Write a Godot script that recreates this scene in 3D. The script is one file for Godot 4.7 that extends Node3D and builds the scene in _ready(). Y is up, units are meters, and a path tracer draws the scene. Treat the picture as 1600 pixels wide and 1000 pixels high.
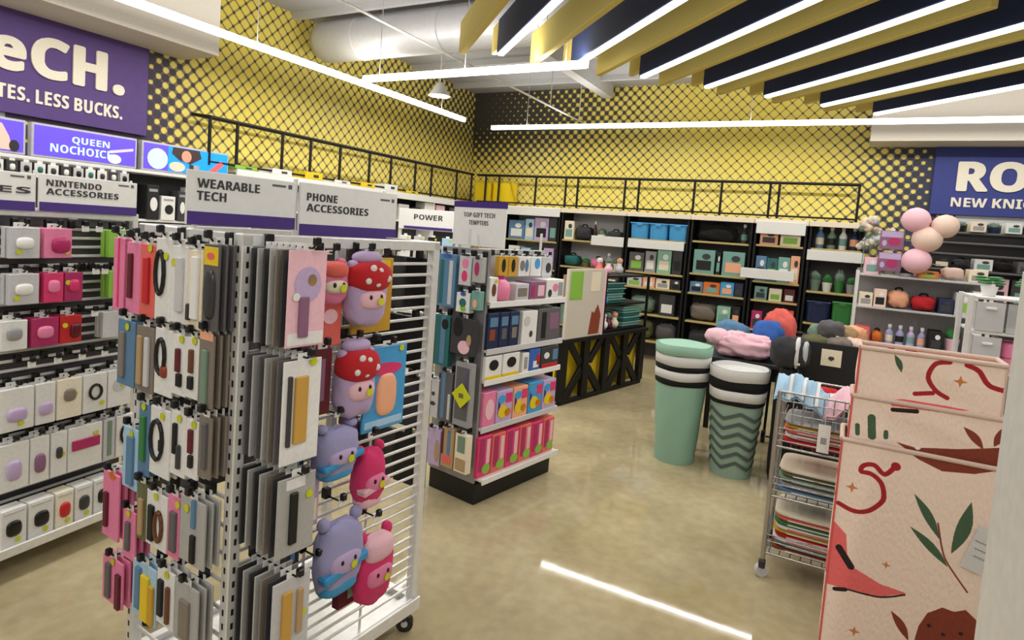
extends Node3D

# ---------------------------------------------------------------- palette (sRGB)
const PAL := {
	"white": Color(0.93, 0.93, 0.92), "cream": Color(0.95, 0.90, 0.80), "ivory": Color(0.97, 0.94, 0.86), "grey": Color(0.62, 0.62, 0.63), "pale grey": Color(0.80, 0.80, 0.81),
	"clear grey": Color(0.70, 0.70, 0.69), "charcoal": Color(0.22, 0.22, 0.23), "black": Color(0.055, 0.055, 0.06), "smoke": Color(0.38, 0.37, 0.38), "taupe": Color(0.52, 0.48, 0.44),
	"pink": Color(0.93, 0.52, 0.68), "pale pink": Color(0.96, 0.77, 0.82), "hot pink": Color(0.88, 0.22, 0.45), "coral": Color(0.92, 0.42, 0.38), "magenta": Color(0.70, 0.16, 0.40),
	"red": Color(0.78, 0.13, 0.16), "maroon": Color(0.38, 0.08, 0.14), "lilac": Color(0.77, 0.68, 0.84), "lavender": Color(0.66, 0.65, 0.82), "purple": Color(0.27, 0.16, 0.50),
	"mauve": Color(0.55, 0.38, 0.50), "blue": Color(0.22, 0.40, 0.72), "sky blue": Color(0.28, 0.63, 0.86), "pale blue": Color(0.68, 0.82, 0.92), "slate blue": Color(0.36, 0.52, 0.66),
	"navy": Color(0.10, 0.15, 0.30), "teal": Color(0.16, 0.42, 0.42), "pale teal": Color(0.47, 0.66, 0.63), "mint": Color(0.56, 0.76, 0.66), "sage": Color(0.47, 0.57, 0.50),
	"green": Color(0.22, 0.50, 0.25), "lime": Color(0.55, 0.76, 0.28), "olive": Color(0.42, 0.42, 0.27), "yellow": Color(0.93, 0.80, 0.12), "acid yellow": Color(0.82, 0.84, 0.10), "mustard": Color(0.80, 0.62, 0.18),
	"gold": Color(0.80, 0.62, 0.28), "orange": Color(0.88, 0.45, 0.16), "peach": Color(0.96, 0.70, 0.55), "brown": Color(0.42, 0.25, 0.15), "tan": Color(0.72, 0.60, 0.44), "wood": Color(0.74, 0.66, 0.42),
	"blush": Color(0.93, 0.82, 0.76), "fin yellow": Color(0.88, 0.80, 0.44), "fin navy": Color(0.13, 0.19, 0.37), "hamper mint": Color(0.64, 0.81, 0.72), "hamper sage": Color(0.64, 0.75, 0.68), "woven grey": Color(0.36, 0.43, 0.40), "stone": Color(0.83, 0.80, 0.75), "rust": Color(0.56, 0.24, 0.16)}
const ORD := ["first", "second", "third", "fourth", "fifth", "sixth", "seventh", "eighth", "ninth", "tenth", "eleventh", "twelfth", "thirteenth", "fourteenth", "fifteenth", "sixteenth", "seventeenth", "eighteenth"]

var mats := {}
var meshes := {}
var taken := {}
var noise_maps := {}
var rng := RandomNumberGenerator.new()

# ---------------------------------------------------------------- materials
func noise_image(freq: float, size: int, sd: int, octaves := 4) -> Image:
	var n := FastNoiseLite.new()
	n.seed = sd
	n.noise_type = FastNoiseLite.TYPE_SIMPLEX_SMOOTH
	n.frequency = freq
	n.fractal_octaves = octaves
	return n.get_seamless_image(size, size)

func grain(kind: String) -> Array:      # [albedo texture, normal texture] of a surface kind, shared by all its colours
	if noise_maps.has(kind):
		return noise_maps[kind]
	var freq: float = {"card": 0.05, "cloth": 0.16, "metal": 0.03, "plastic": 0.02, "fluff": 0.10}[kind]
	var depth: float = {"card": 0.05, "cloth": 0.16, "metal": 0.05, "plastic": 0.03, "fluff": 0.14}[kind]
	var src := noise_image(freq, 256, kind.hash() % 1000)
	src.convert(Image.FORMAT_RGBA8)
	var im := Image.create(256, 256, true, Image.FORMAT_RGBA8)
	for y in 256:
		for x in 256:
			var v := 1.0 - depth * (1.0 - src.get_pixel(x, y).r)
			if kind == "cloth":
				v -= 0.05 * float((x + y) % 4 == 0)
			im.set_pixel(x, y, Color(v, v, v))
	im.generate_mipmaps()
	var bump := noise_image(freq, 256, kind.hash() % 1000 + 7)
	bump.convert(Image.FORMAT_RGBA8)
	bump.bump_map_to_normal_map({"card": 0.6, "cloth": 2.2, "metal": 0.4, "plastic": 0.3, "fluff": 4.0}[kind])
	noise_maps[kind] = [ImageTexture.create_from_image(im), ImageTexture.create_from_image(bump)]
	return noise_maps[kind]

func mat(colour: String, kind := "card", rough := -1.0) -> StandardMaterial3D:
	var key := colour + kind + str(rough)
	if mats.has(key):
		return mats[key]
	var m := StandardMaterial3D.new()
	var g := grain(kind)
	m.albedo_color = PAL[colour]
	m.albedo_texture = g[0]
	m.uv1_triplanar = true
	m.uv1_world_triplanar = false
	m.uv1_scale = Vector3.ONE * {"card": 4.0, "cloth": 6.0, "metal": 3.0, "plastic": 3.0, "fluff": 11.0}[kind]
	m.normal_enabled = true
	m.normal_texture = g[1]
	m.normal_scale = {"card": 0.15, "cloth": 0.6, "metal": 0.1, "plastic": 0.1, "fluff": 0.6}[kind]
	m.roughness = rough if rough >= 0.0 else {"card": 0.5, "cloth": 0.95, "metal": 0.35, "plastic": 0.28, "fluff": 1.0}[kind]
	if kind == "metal":
		m.metallic = 0.35
	if kind == "fluff":
		m.rim_enabled = true
		m.rim = 0.4
	mats[key] = m
	return m

func chrome() -> StandardMaterial3D:
	if not mats.has("chrome"):
		var m := StandardMaterial3D.new()
		m.albedo_color = Color(0.72, 0.72, 0.72)
		m.metallic = 0.9
		m.roughness = 0.28
		m.roughness_texture = grain("metal")[0]
		mats["chrome"] = m
	return mats["chrome"]

func clear_plastic() -> StandardMaterial3D:
	if not mats.has("clear"):
		var m := StandardMaterial3D.new()
		m.albedo_color = Color(0.93, 0.94, 0.95, 0.32)
		m.transparency = BaseMaterial3D.TRANSPARENCY_ALPHA
		m.roughness = 0.12
		m.roughness_texture = grain("plastic")[0]
		mats["clear"] = m
	return mats["clear"]

func glow(colour: Color, energy: float) -> StandardMaterial3D:
	var m := StandardMaterial3D.new()
	m.albedo_color = Color(0.9, 0.9, 0.9)
	m.emission_enabled = true
	m.emission = colour
	m.emission_energy_multiplier = energy
	return m

# ---------------------------------------------------------------- mesh tools
func new_st() -> SurfaceTool:
	var st := SurfaceTool.new()
	st.begin(Mesh.PRIMITIVE_TRIANGLES)
	return st

func tri(st: SurfaceTool, a: Vector3, b: Vector3, c: Vector3, n: Vector3) -> void:
	if (b - a).cross(c - a).dot(n) > 0.0:
		var t := b; b = c; c = t
	for p in [a, b, c]:
		st.set_normal(n)
		st.add_vertex(p)

func quad(st: SurfaceTool, a: Vector3, b: Vector3, c: Vector3, d: Vector3, n: Vector3) -> void:
	tri(st, a, b, c, n)
	tri(st, a, c, d, n)

func add_box(st: SurfaceTool, xf: Transform3D, size: Vector3, bev := 0.0) -> void:
	var h := size * 0.5
	var e := minf(bev, minf(h.x, minf(h.y, h.z)) * 0.45)
	var inn := h - Vector3.ONE * e
	for a in 3:
		for s in [-1.0, 1.0]:
			var p := []
			for k in [[-1, -1], [1, -1], [1, 1], [-1, 1]]:
				var v := Vector3.ZERO
				v[a] = s * h[a]
				v[(a + 1) % 3] = k[0] * inn[(a + 1) % 3]
				v[(a + 2) % 3] = k[1] * inn[(a + 2) % 3]
				p.append(xf * v)
			var n := Vector3.ZERO
			n[a] = s
			quad(st, p[0], p[1], p[2], p[3], (xf.basis * n).normalized())
	if e <= 0.0:
		return
	for a in 3:
		var b := (a + 1) % 3
		var c := (a + 2) % 3
		for sb in [-1.0, 1.0]:
			for sc in [-1.0, 1.0]:
				var p := []
				for k in [[-1, 0], [1, 0], [1, 1], [-1, 1]]:
					var v := Vector3.ZERO
					v[a] = k[0] * inn[a]
					v[b] = sb * (h[b] if k[1] == 0 else inn[b])
					v[c] = sc * (inn[c] if k[1] == 0 else h[c])
					p.append(xf * v)
				var n := Vector3.ZERO
				n[b] = sb; n[c] = sc
				quad(st, p[0], p[1], p[2], p[3], (xf.basis * n).normalized())
	for sx in [-1.0, 1.0]:
		for sy in [-1.0, 1.0]:
			for sz in [-1.0, 1.0]:
				var s := Vector3(sx, sy, sz)
				var p := []
				for a in 3:
					var v := s * inn
					v[a] = s[a] * h[a]
					p.append(xf * v)
				tri(st, p[0], p[1], p[2], (xf.basis * s).normalized())

func box_mesh(size: Vector3, bev := 0.002) -> Mesh:
	var key := "b%.4f_%.4f_%.4f_%.4f" % [size.x, size.y, size.z, bev]
	if not meshes.has(key):
		var st := new_st()
		add_box(st, Transform3D(), size, bev)
		meshes[key] = st.commit()
	return meshes[key]

func add_grid(st: SurfaceTool, p: Array, wrap: bool, out: Callable) -> void:     # rows of points with smooth normals; out(point) points outwards
	var nr := p.size()
	var nc: int = p[0].size()
	var nrm := []
	for i in nr:
		var row := PackedVector3Array()
		for j in nc:
			var a: Vector3 = p[maxi(i - 1, 0)][j]
			var b: Vector3 = p[mini(i + 1, nr - 1)][j]
			var c: Vector3 = p[i][(j - 1 + nc) % nc if wrap else maxi(j - 1, 0)]
			var d: Vector3 = p[i][(j + 1) % nc if wrap else mini(j + 1, nc - 1)]
			var n := (b - a).cross(d - c)
			var o: Vector3 = out.call(p[i][j])
			if n.length() < 1e-10:
				n = o
			if n.dot(o) < 0.0:
				n = -n
			row.append(n.normalized())
		nrm.append(row)
	for i in nr - 1:
		for j in (nc if wrap else nc - 1):
			var j2 := (j + 1) % nc
			var q := [[i, j], [i + 1, j], [i + 1, j2], [i, j2]]
			for t in [[0, 1, 2], [0, 2, 3]]:
				var v := []
				for k in t:
					v.append([p[q[k][0]][q[k][1]], nrm[q[k][0]][q[k][1]]])
				var fn: Vector3 = (v[1][0] - v[0][0]).cross(v[2][0] - v[0][0])
				if fn.length() < 1e-12:
					continue
				if fn.dot(v[0][1] + v[1][1] + v[2][1]) > 0.0:
					var s = v[1]; v[1] = v[2]; v[2] = s
				for k in v:
					st.set_normal(k[1])
					st.add_vertex(k[0])

func add_lathe(st: SurfaceTool, profile: Array, seg := 20, at := Vector3.ZERO, squash := 1.0) -> void:
	for k in profile.size() - 1:      # one smooth band for each pair, so that corners stay crisp
		var rows := []
		for q in [profile[k], profile[k + 1]]:
			var row := PackedVector3Array()
			for j in seg:
				var t := TAU * j / seg
				row.append(at + Vector3(cos(t) * q.x, q.y, sin(t) * q.x * squash))
			rows.append(row)
		var d: Vector2 = profile[k + 1] - profile[k]
		var nn := Vector2(d.y, -d.x).normalized()
		add_grid(st, rows, true, func(v): return Vector3((v.x - at.x), 0, (v.z - at.z)).normalized() * nn.x + Vector3(0, nn.y, 0))

func add_round_lathe(st: SurfaceTool, profile: Array, seg := 20, at := Vector3.ZERO) -> void:
	var rows := []
	var mid := 0.0
	for q in profile:
		var row := PackedVector3Array()
		mid += q.y / profile.size()
		for j in seg:
			var t := TAU * j / seg
			row.append(at + Vector3(cos(t) * q.x, q.y, sin(t) * q.x))
		rows.append(row)
	var c := at + Vector3(0, mid, 0)
	add_grid(st, rows, true, func(v): return (v - c))

func add_tube(st: SurfaceTool, pts: Array, r: float, seg := 6) -> void:
	for i in pts.size() - 1:
		var a: Vector3 = pts[i]
		var b: Vector3 = pts[i + 1]
		var d := (b - a).normalized()
		var u := d.cross(Vector3.UP if absf(d.y) < 0.9 else Vector3.RIGHT).normalized()
		var w := d.cross(u)
		var rows := []
		for c in [a, b]:
			var row := PackedVector3Array()
			for j in seg:
				var t := TAU * j / seg
				row.append(c + (u * cos(t) + w * sin(t)) * r)
			rows.append(row)
		add_grid(st, rows, true, func(v): var q = v - a; return q - d * q.dot(d))
		for k in [0, 1]:
			var n: Vector3 = d * (k * 2.0 - 1.0)
			for j in range(1, seg - 1):
				tri(st, rows[k][0], rows[k][j], rows[k][j + 1], n)

func add_blob(st: SurfaceTool, c: Vector3, r: Vector3, e := 1.0, bump := 0.0, sd := 1, nu := 20, nv := 14) -> void:    # a rounded, lumpy body: e below 1 is boxier
	var n := FastNoiseLite.new()
	n.seed = sd
	n.frequency = 1.3
	n.fractal_octaves = 3
	var rows := []
	for i in nv + 1:
		var ph := -PI / 2 + PI * i / nv
		var row := PackedVector3Array()
		for j in nu:
			var t := TAU * j / nu
			var q := Vector3(sgn(cos(ph), e) * sgn(cos(t), e), sgn(sin(ph), e), sgn(cos(ph), e) * sgn(sin(t), e))
			q *= 1.0 + bump * n.get_noise_3d(q.x * 1.2 + sd, q.y * 1.2, q.z * 1.2)
			row.append(c + q * r)
		rows.append(row)
	add_grid(st, rows, true, func(v): return (v - c) / (r * r))

func sgn(v: float, e: float) -> float:
	return signf(v) * pow(absf(v), e)

func add_prism(st: SurfaceTool, poly: PackedVector2Array, z0: float, z1: float, xf := Transform3D()) -> void:
	var ix := Geometry2D.triangulate_polygon(poly)
	for s in [[z0, -1.0], [z1, 1.0]]:
		for i in range(0, ix.size(), 3):
			var v := []
			for k in 3:
				var q := poly[ix[i + k]]
				v.append(xf * Vector3(q.x, q.y, s[0]))
			tri(st, v[0], v[1], v[2], xf.basis * Vector3(0, 0, s[1]))
	var cw := Geometry2D.is_polygon_clockwise(poly)
	for i in poly.size():
		var a := poly[i]
		var b := poly[(i + 1) % poly.size()]
		var n := Vector3(b.y - a.y, a.x - b.x, 0).normalized() * (-1.0 if cw else 1.0)
		quad(st, xf * Vector3(a.x, a.y, z0), xf * Vector3(b.x, b.y, z0), xf * Vector3(b.x, b.y, z1), xf * Vector3(a.x, a.y, z1), xf.basis * n)

func oval(rx: float, ry: float, c := Vector2.ZERO, n := 16) -> PackedVector2Array:
	var p := PackedVector2Array()
	for i in n:
		p.append(c + Vector2(cos(TAU * i / n) * rx, sin(TAU * i / n) * ry))
	return p

# ---------------------------------------------------------------- objects
func numbered(called: String) -> String:
	var n: int = taken.get(called, 0)
	taken[called] = n + 1
	return called if n == 0 else "%s_%03d" % [called, n]

func thing(called: String, label: String, category: String, xf := Transform3D(), group := "") -> Node3D:
	var o := Node3D.new()
	o.name = numbered(called)
	add_child(o)
	o.transform = xf
	tag(o, label, category, group)
	return o

func tag(o: Node, label: String, category: String, group := "", kind := "") -> void:
	if label: o.set_meta("label", label)
	if category: o.set_meta("category", category)
	if group: o.set_meta("group", group)
	if kind: o.set_meta("kind", kind)

func part(parent: Node, called: String, mesh: Mesh, m: Material, xf := Transform3D()) -> MeshInstance3D:
	var o := MeshInstance3D.new()
	o.name = called
	o.mesh = mesh
	o.material_override = m
	o.transform = xf
	parent.add_child(o, true)
	return o

func bx(parent: Node, called: String, at: Vector3, size: Vector3, m: Material, bev := 0.002, turn := Vector3.ZERO) -> MeshInstance3D:
	return part(parent, called, box_mesh(size, bev), m, Transform3D(Basis.from_euler(turn), at))

func tb(parent: Node, called: String, pts: Array, r: float, m: Material, seg := 6) -> MeshInstance3D:
	var st := new_st()
	add_tube(st, pts, r, seg)
	return part(parent, called, st.commit(), m)

func disc_mesh(r: float, t: float, seg := 12) -> Mesh:
	var key := "d%.4f_%.4f_%d" % [r, t, seg]
	if not meshes.has(key):
		var st := new_st()
		add_prism(st, oval(r, r, Vector2.ZERO, seg), 0.0, t)
		meshes[key] = st.commit()
	return meshes[key]

func struct(called: String, at: Vector3, size: Vector3, m: Material, parent: Node = self) -> MeshInstance3D:
	var o := MeshInstance3D.new()
	o.name = called
	o.mesh = box_mesh(size, 0.0)
	o.material_override = m
	o.position = at
	parent.add_child(o, true)
	if parent == self:
		o.set_meta("kind", "structure")
	return o

func at(x: float, y: float, z: float, yaw := 0.0) -> Transform3D:
	return Transform3D(Basis(Vector3.UP, yaw), Vector3(x, y, z))

# lettering whose box is fitted to width and height (0 keeps the proportion); anchor: -1 starts at x, 0 is centred, 1 ends at x; fat thickens the strokes by that share of the height
func letters(parent: Node, called: String, text: String, xf: Transform3D, height: float, width: float, m: Material, anchor := 0, fat := 0.0, depth := 0.006) -> MeshInstance3D:
	var f := SystemFont.new()
	f.font_names = PackedStringArray(["Droid Sans"])
	f.font_weight = 700
	var t := TextMesh.new()
	t.text = text
	t.font = f
	t.font_size = 48
	t.pixel_size = 0.01
	t.depth = 0.05
	t.curve_step = 2.0
	t.horizontal_alignment = HORIZONTAL_ALIGNMENT_LEFT
	t.vertical_alignment = VERTICAL_ALIGNMENT_BOTTOM
	var box := t.get_aabb()
	var sy := height / maxf(box.size.y, 0.001)
	var sx := width / maxf(box.size.x, 0.001) if width > 0.0 else sy
	var x0: float = [0.0, -0.5, -1.0][anchor + 1] * box.size.x * sx
	var local := Transform3D(Basis.from_scale(Vector3(sx, sy, depth / 0.05)), Vector3(x0 - box.position.x * sx, -box.position.y * sy, depth * 0.5))
	if fat <= 0.0:
		return part(parent, called, t, m, xf * local)
	var st := new_st()
	for k in 8:
		var o := Vector2.from_angle(TAU * k / 8.0) * fat * box.size.y
		st.append_from(t, 0, Transform3D(Basis(), Vector3(o.x, o.y, 0.0004 * k)))
	return part(parent, called, st.commit(), m, xf * local)

# ---- a boxed product: body + printed shapes on the face that points to +z
func boxed(called: String, label: String, cat: String, group: String, xf: Transform3D, size: Vector3, colour: String, art: Array, kind := "card") -> Node3D:
	var t := thing(called, label, cat, xf, group)
	bx(t, "body", Vector3(0, size.y * 0.5, 0), size, mat(colour, kind), 0.003)
	print_on(t, art, size.x, size.y, size.z * 0.5, 0.0)
	return t

func print_on(t: Node3D, art: Array, w: float, h: float, z: float, y0: float) -> void:
	for a in art:
		var p := Vector3(a[2] * w, y0 + a[3] * h, z)
		match a[0]:
			"rect":
				bx(t, "printed_panel", p + Vector3(0, 0, 0.0006), Vector3(a[4] * w, a[5] * h, 0.0024), mat(a[1]), 0.0006)
			"oval":
				var st := new_st()
				add_prism(st, oval(a[4] * w * 0.5, a[5] * h * 0.5), 0.0, 0.0026, Transform3D(Basis(), p))
				part(t, "round_print", st.commit(), mat(a[1]))
			"lump":
				var st := new_st()
				add_blob(st, p, Vector3(a[4] * w * 0.5, a[5] * h * 0.5, 0.012), 0.7, 0.0, 1, 12, 8)
				part(t, "moulded_product", st.commit(), mat(a[1], "plastic"))
			"bar":
				bx(t, "strap", p + Vector3(0, 0, 0.004), Vector3(a[4] * w, a[5] * h, 0.010), mat(a[1], "plastic", 0.5), 0.004)
			"dot":
				part(t, "price_sticker", disc_mesh(0.011, 0.0015, 10), mat("acid yellow" if a[1] == "" else a[1]), at(p.x, p.y, p.z + 0.0026))
			"ring":
				var st := new_st()
				var pts := []
				for i in 13:
					pts.append(p + Vector3(cos(TAU * i / 12) * a[4] * w * 0.5, sin(TAU * i / 12) * a[5] * h * 0.5, 0.004))
				add_tube(st, pts, 0.006, 5)
				part(t, "coiled_cable", st.commit(), mat(a[1], "plastic", 0.5))

# ---- a carded product hung from a hook: its top centre is at the frame's origin, its face points to +z
func hung(called: String, label: String, group: String, xf: Transform3D, w: float, h: float, thick: float, colour: String, art: Array, kind := "card") -> Node3D:
	var t := thing(called, label, "package", xf * at(0, -h, 0), group)
	bx(t, "card", Vector3(0, h * 0.5 - 0.006, 0), Vector3(w, h - 0.012, thick), mat(colour, kind), 0.002)
	bx(t, "hang_tab", Vector3(0, h - 0.004, 0), Vector3(minf(w * 0.5, 0.035), 0.02, 0.002), mat("white", "plastic"), 0.0005)
	print_on(t, art, w, h, thick * 0.5, 0.0)
	return t

# ---------------------------------------------------------------- setting
const CEIL := 3.68
const LX := -5.4       # left wall
const BZ := -8.4       # back wall

func _ready() -> void:
	rng.seed = 41
	# camera: a phone held a little tilted; the frame is cropped, so the lens is shifted
	var cam := Camera3D.new()
	cam.name = "camera"
	add_child(cam)
	var near := 0.05
	cam.set_frustum(1000.0 / 967.43 * near, Vector2(0, -70.0 / 967.43 * near), near, 60.0)
	cam.position = Vector3(0, 1.55, 0)
	cam.rotation = Vector3(-0.07016, 0.49311, 0.07426)
	cam.current = true
	# the room is closed; the sky only stands for what is outside it
	var env := Environment.new()
	env.background_mode = Environment.BG_COLOR
	env.background_color = Color(0.5, 0.5, 0.5)
	env.tonemap_mode = Environment.TONE_MAPPER_LINEAR
	env.tonemap_exposure = 1.32
	env.sdfgi_enabled = true
	env.ssao_enabled = true
	env.ssil_enabled = true
	var we := WorldEnvironment.new()
	we.name = "world_environment"
	we.environment = env
	add_child(we)
	lights()
	room()
	ceiling_fittings()
	pipe_rails()
	wall_signs()
	left_wall_units()
	back_shelves()
	strap_rack()
	console_rack()
	gondola()
	trestle_stand()
	hampers()
	right_units()
	textile_cart()
	fabric_boxes()

func linear_light(label: String, a: Vector3, b: Vector3, energy: float) -> void:
	var d := (b - a).normalized()
	var up := Vector3.UP
	var basis := Basis(d, up, d.cross(up).normalized())
	var mid := (a + b) * 0.5
	var ln := a.distance_to(b)
	var t := thing("linear_light", label, "light", Transform3D(basis, mid), "linear pendant lights")
	part(t, "diffuser", box_mesh(Vector3(ln, 0.055, 0.048), 0.006), mats["led"], at(0, 0.0275, 0))
	for s in [-1, 1]:
		bx(t, "end_cap", Vector3(s * (ln / 2 + 0.004), 0.0275, 0), Vector3(0.008, 0.057, 0.05), mat("white", "metal"), 0.002)
	for s in [-0.42, 0.0, 0.42]:
		tb(t, "suspension_wire", [Vector3(s * ln, 0.05, 0), Vector3(s * ln, CEIL - mid.y, 0)], 0.004, mat("pale grey", "metal"), 5)
	strip_lamp(t, ln, energy, -0.004, 0.046)
	strip_lamp(t, ln, energy * 0.5, 0.060, 0.040, PI)

func strip_lamp(t: Node3D, ln: float, energy: float, y: float, wide: float, roll := 0.0) -> void:
	var l := AreaLight3D.new()
	l.name = "lamp"
	l.area_size = Vector2(ln - 0.02, wide)
	l.light_energy = energy
	l.light_color = Color(1.0, 0.985, 0.96)
	l.area_range = 30.0
	l.shadow_enabled = true
	l.transform = Transform3D(Basis(Vector3.RIGHT, -PI / 2 + roll), Vector3(0, y, 0))
	t.add_child(l, true)

func lights() -> void:
	mats["led"] = glow(Color(1.0, 0.99, 0.97), 3.2)
	linear_light("long white linear light running beside the left wall below the duct", Vector3(-4.47, 2.9, -6.72), Vector3(-4.47, 2.9, -0.4), 4.2)
	linear_light("short white linear light crossing under the white duct", Vector3(-4.0, 2.80, -4.345), Vector3(-1.84, 2.80, -4.345), 2.0)
	linear_light("white linear light hung in front of the back wall", Vector3(-4.55, 2.95, -7.55), Vector3(2.3, 2.95, -7.55), 4.2)
	# further rows of the same lights carry on over the aisles behind the camera
	linear_light("white linear light over the aisle left of the camera", Vector3(-2.6, 2.9, -2.2), Vector3(-2.6, 2.9, 3.0), 4.2)
	linear_light("white linear light over the aisle at the camera", Vector3(0.4, 2.9, -0.6), Vector3(0.4, 2.9, 3.4), 4.2)
	linear_light("white linear light over the aisle right of the camera", Vector3(3.4, 2.9, -5.0), Vector3(3.4, 2.9, 3.0), 4.2)

func room() -> void:
	# polished concrete
	var fm := StandardMaterial3D.new()
	var a := noise_image(0.006, 1024, 3, 6)
	var b := noise_image(0.05, 1024, 9, 4)
	a.convert(Image.FORMAT_RGBA8)
	b.convert(Image.FORMAT_RGBA8)
	var im := Image.create(1024, 1024, true, Image.FORMAT_RGBA8)
	var rough := Image.create(1024, 1024, true, Image.FORMAT_RGBA8)
	var c0 := Color(0.59, 0.535, 0.405)
	var c1 := Color(0.76, 0.71, 0.575)
	for y in 1024:
		for x in 1024:
			var v := a.get_pixel(x, y).r
			var w := b.get_pixel(x, y).r
			var c := c0.lerp(c1, clampf(v * 0.75 + w * 0.35, 0, 1))
			im.set_pixel(x, y, c)
			var r := 0.025 + 0.02 * w + 0.02 * v
			rough.set_pixel(x, y, Color(r, r, r))
	im.generate_mipmaps()
	fm.albedo_texture = ImageTexture.create_from_image(im)
	fm.roughness = 1.0
	fm.roughness_texture = ImageTexture.create_from_image(rough)
	fm.metallic_specular = 0.35
	fm.uv1_triplanar = true
	fm.uv1_world_triplanar = true
	fm.uv1_scale = Vector3.ONE * 0.22
	var wall_grey := mat("pale grey", "card", 0.9)
	struct("floor", Vector3(0.3, -0.1, -2.2), Vector3(11.8, 0.2, 12.8), fm)
	struct("ceiling", Vector3(0.3, CEIL + 0.1, -2.2), Vector3(11.8, 0.2, 12.8), mat("grey", "card", 0.9))
	var wl := struct("wall_left", Vector3(LX - 0.1, CEIL / 2, -2.2), Vector3(0.2, CEIL, 12.8), wall_grey)
	var wb := struct("wall_back", Vector3(0.3, CEIL / 2, BZ - 0.1), Vector3(11.6, CEIL, 0.2), wall_grey)
	struct("wall_right", Vector3(6.1, CEIL / 2, -2.2), Vector3(0.2, CEIL, 12.8), wall_grey)
	struct("wall_front", Vector3(0.3, CEIL / 2, 4.1), Vector3(11.6, CEIL, 0.2), wall_grey)
	# bulkheads above the signs
	struct("trim_1", Vector3(LX + 0.25, (CEIL + 2.86) / 2, (-3.52 + 4.0) / 2), Vector3(0.5, CEIL - 2.86, 7.52), mat("stone", "card", 0.85))
	struct("trim_2", Vector3((0.09 + 6.0) / 2, (CEIL + 2.84) / 2, BZ + 0.225), Vector3(5.91, CEIL - 2.84, 0.45), mat("stone", "card", 0.85))
	# printed chain-link wallpaper: dark mesh lines whose printed weight swells until they close into the sign panels, raised up high to paint the corner dim
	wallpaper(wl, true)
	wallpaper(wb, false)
	# roof deck ribs and a cross beam
	var beam := mat("pale grey", "metal", 0.6)
	for i in 12:
		struct("trim_%d" % (3 + i), Vector3(0.3, CEIL - 0.035, -7.8 + i * 1.02), Vector3(11.4, 0.07, 0.05), beam)
	struct("trim_15", Vector3(-3.15, CEIL - 0.09, -7.2), Vector3(0.14, 0.18, 2.2), beam)

func wallpaper(wall: Node3D, left: bool) -> void:
	var wide := 6.2 if left else 6.4
	var nx := 1240
	var ny := 720
	var px := wide / nx
	var py := CEIL / ny
	var n := FastNoiseLite.new()
	n.seed = 12
	n.frequency = 0.9
	var yel := Color(0.93, 0.84, 0.33)
	var pale := Color(0.88, 0.82, 0.48)
	var ink := Color(0.20, 0.19, 0.20)
	var wire := Color(0.47, 0.44, 0.31)
	var tint := Color(0.28, 0.22, 0.38) if left else Color(0.20, 0.22, 0.42)      # near the sign panels the mesh is printed in their colour
	var im := Image.create(nx, ny, true, Image.FORMAT_RGBA8)
	var cell := 0.13
	for j in ny:
		var h := CEIL - (j + 0.5) * py
		for i in nx:
			var s := (i + 0.5) * px       # left wall: metres from z = -2.2 towards the corner; back wall: metres from the corner to the right
			var near_sign := clampf(1.0 - (s - 0.95) / 0.75, 0, 1) if left else clampf((s - 5.0) / 1.15, 0, 1)
			var corner_dark := clampf(1.0 - (wide - s if left else s) / 3.4, 0, 1) * clampf((h - 2.4) / 0.8, 0, 1)  # dimness of the upper corner, painted in as heavier mesh ink
			var wgt := (0.15 if left else 0.11) + 0.42 * near_sign * near_sign + 0.10 * near_sign + (0.26 if left else 0.72) * corner_dark + 0.03 * n.get_noise_2d(s, h)
			var u := absf(fposmod((s + h) / cell, 1.0) - 0.5)
			var v := absf(fposmod((s - h) / cell, 1.0) - 0.5)
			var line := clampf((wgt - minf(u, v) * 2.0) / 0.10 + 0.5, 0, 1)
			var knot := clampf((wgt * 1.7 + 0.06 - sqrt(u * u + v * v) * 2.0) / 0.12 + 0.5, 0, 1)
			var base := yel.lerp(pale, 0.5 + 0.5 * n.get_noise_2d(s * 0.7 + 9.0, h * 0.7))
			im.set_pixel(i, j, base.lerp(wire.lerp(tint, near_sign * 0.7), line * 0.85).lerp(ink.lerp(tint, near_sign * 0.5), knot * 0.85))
	im.generate_mipmaps()
	var m := StandardMaterial3D.new()
	m.albedo_texture = ImageTexture.create_from_image(im)
	m.roughness = 0.75
	var st := new_st()
	var o := wall.position
	var p: Array
	var nrm: Vector3
	if left:
		p = [Vector3(LX + 0.003, CEIL, -2.2), Vector3(LX + 0.003, CEIL, -2.2 - wide), Vector3(LX + 0.003, 0, -2.2 - wide), Vector3(LX + 0.003, 0, -2.2)]
		nrm = Vector3.RIGHT
	else:
		p = [Vector3(LX + 0.003, CEIL, BZ + 0.003), Vector3(LX + wide, CEIL, BZ + 0.003), Vector3(LX + wide, 0, BZ + 0.003), Vector3(LX + 0.003, 0, BZ + 0.003)]
		nrm = Vector3.BACK
	var uv := [Vector2(0, 0), Vector2(1, 0), Vector2(1, 1), Vector2(0, 1)]
	for k in [0, 1, 2, 0, 2, 3]:
		st.set_normal(nrm)
		st.set_uv(uv[k])
		st.add_vertex(p[k] - o)
	part(wall, "printed_wallpaper", st.commit(), m)

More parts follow.
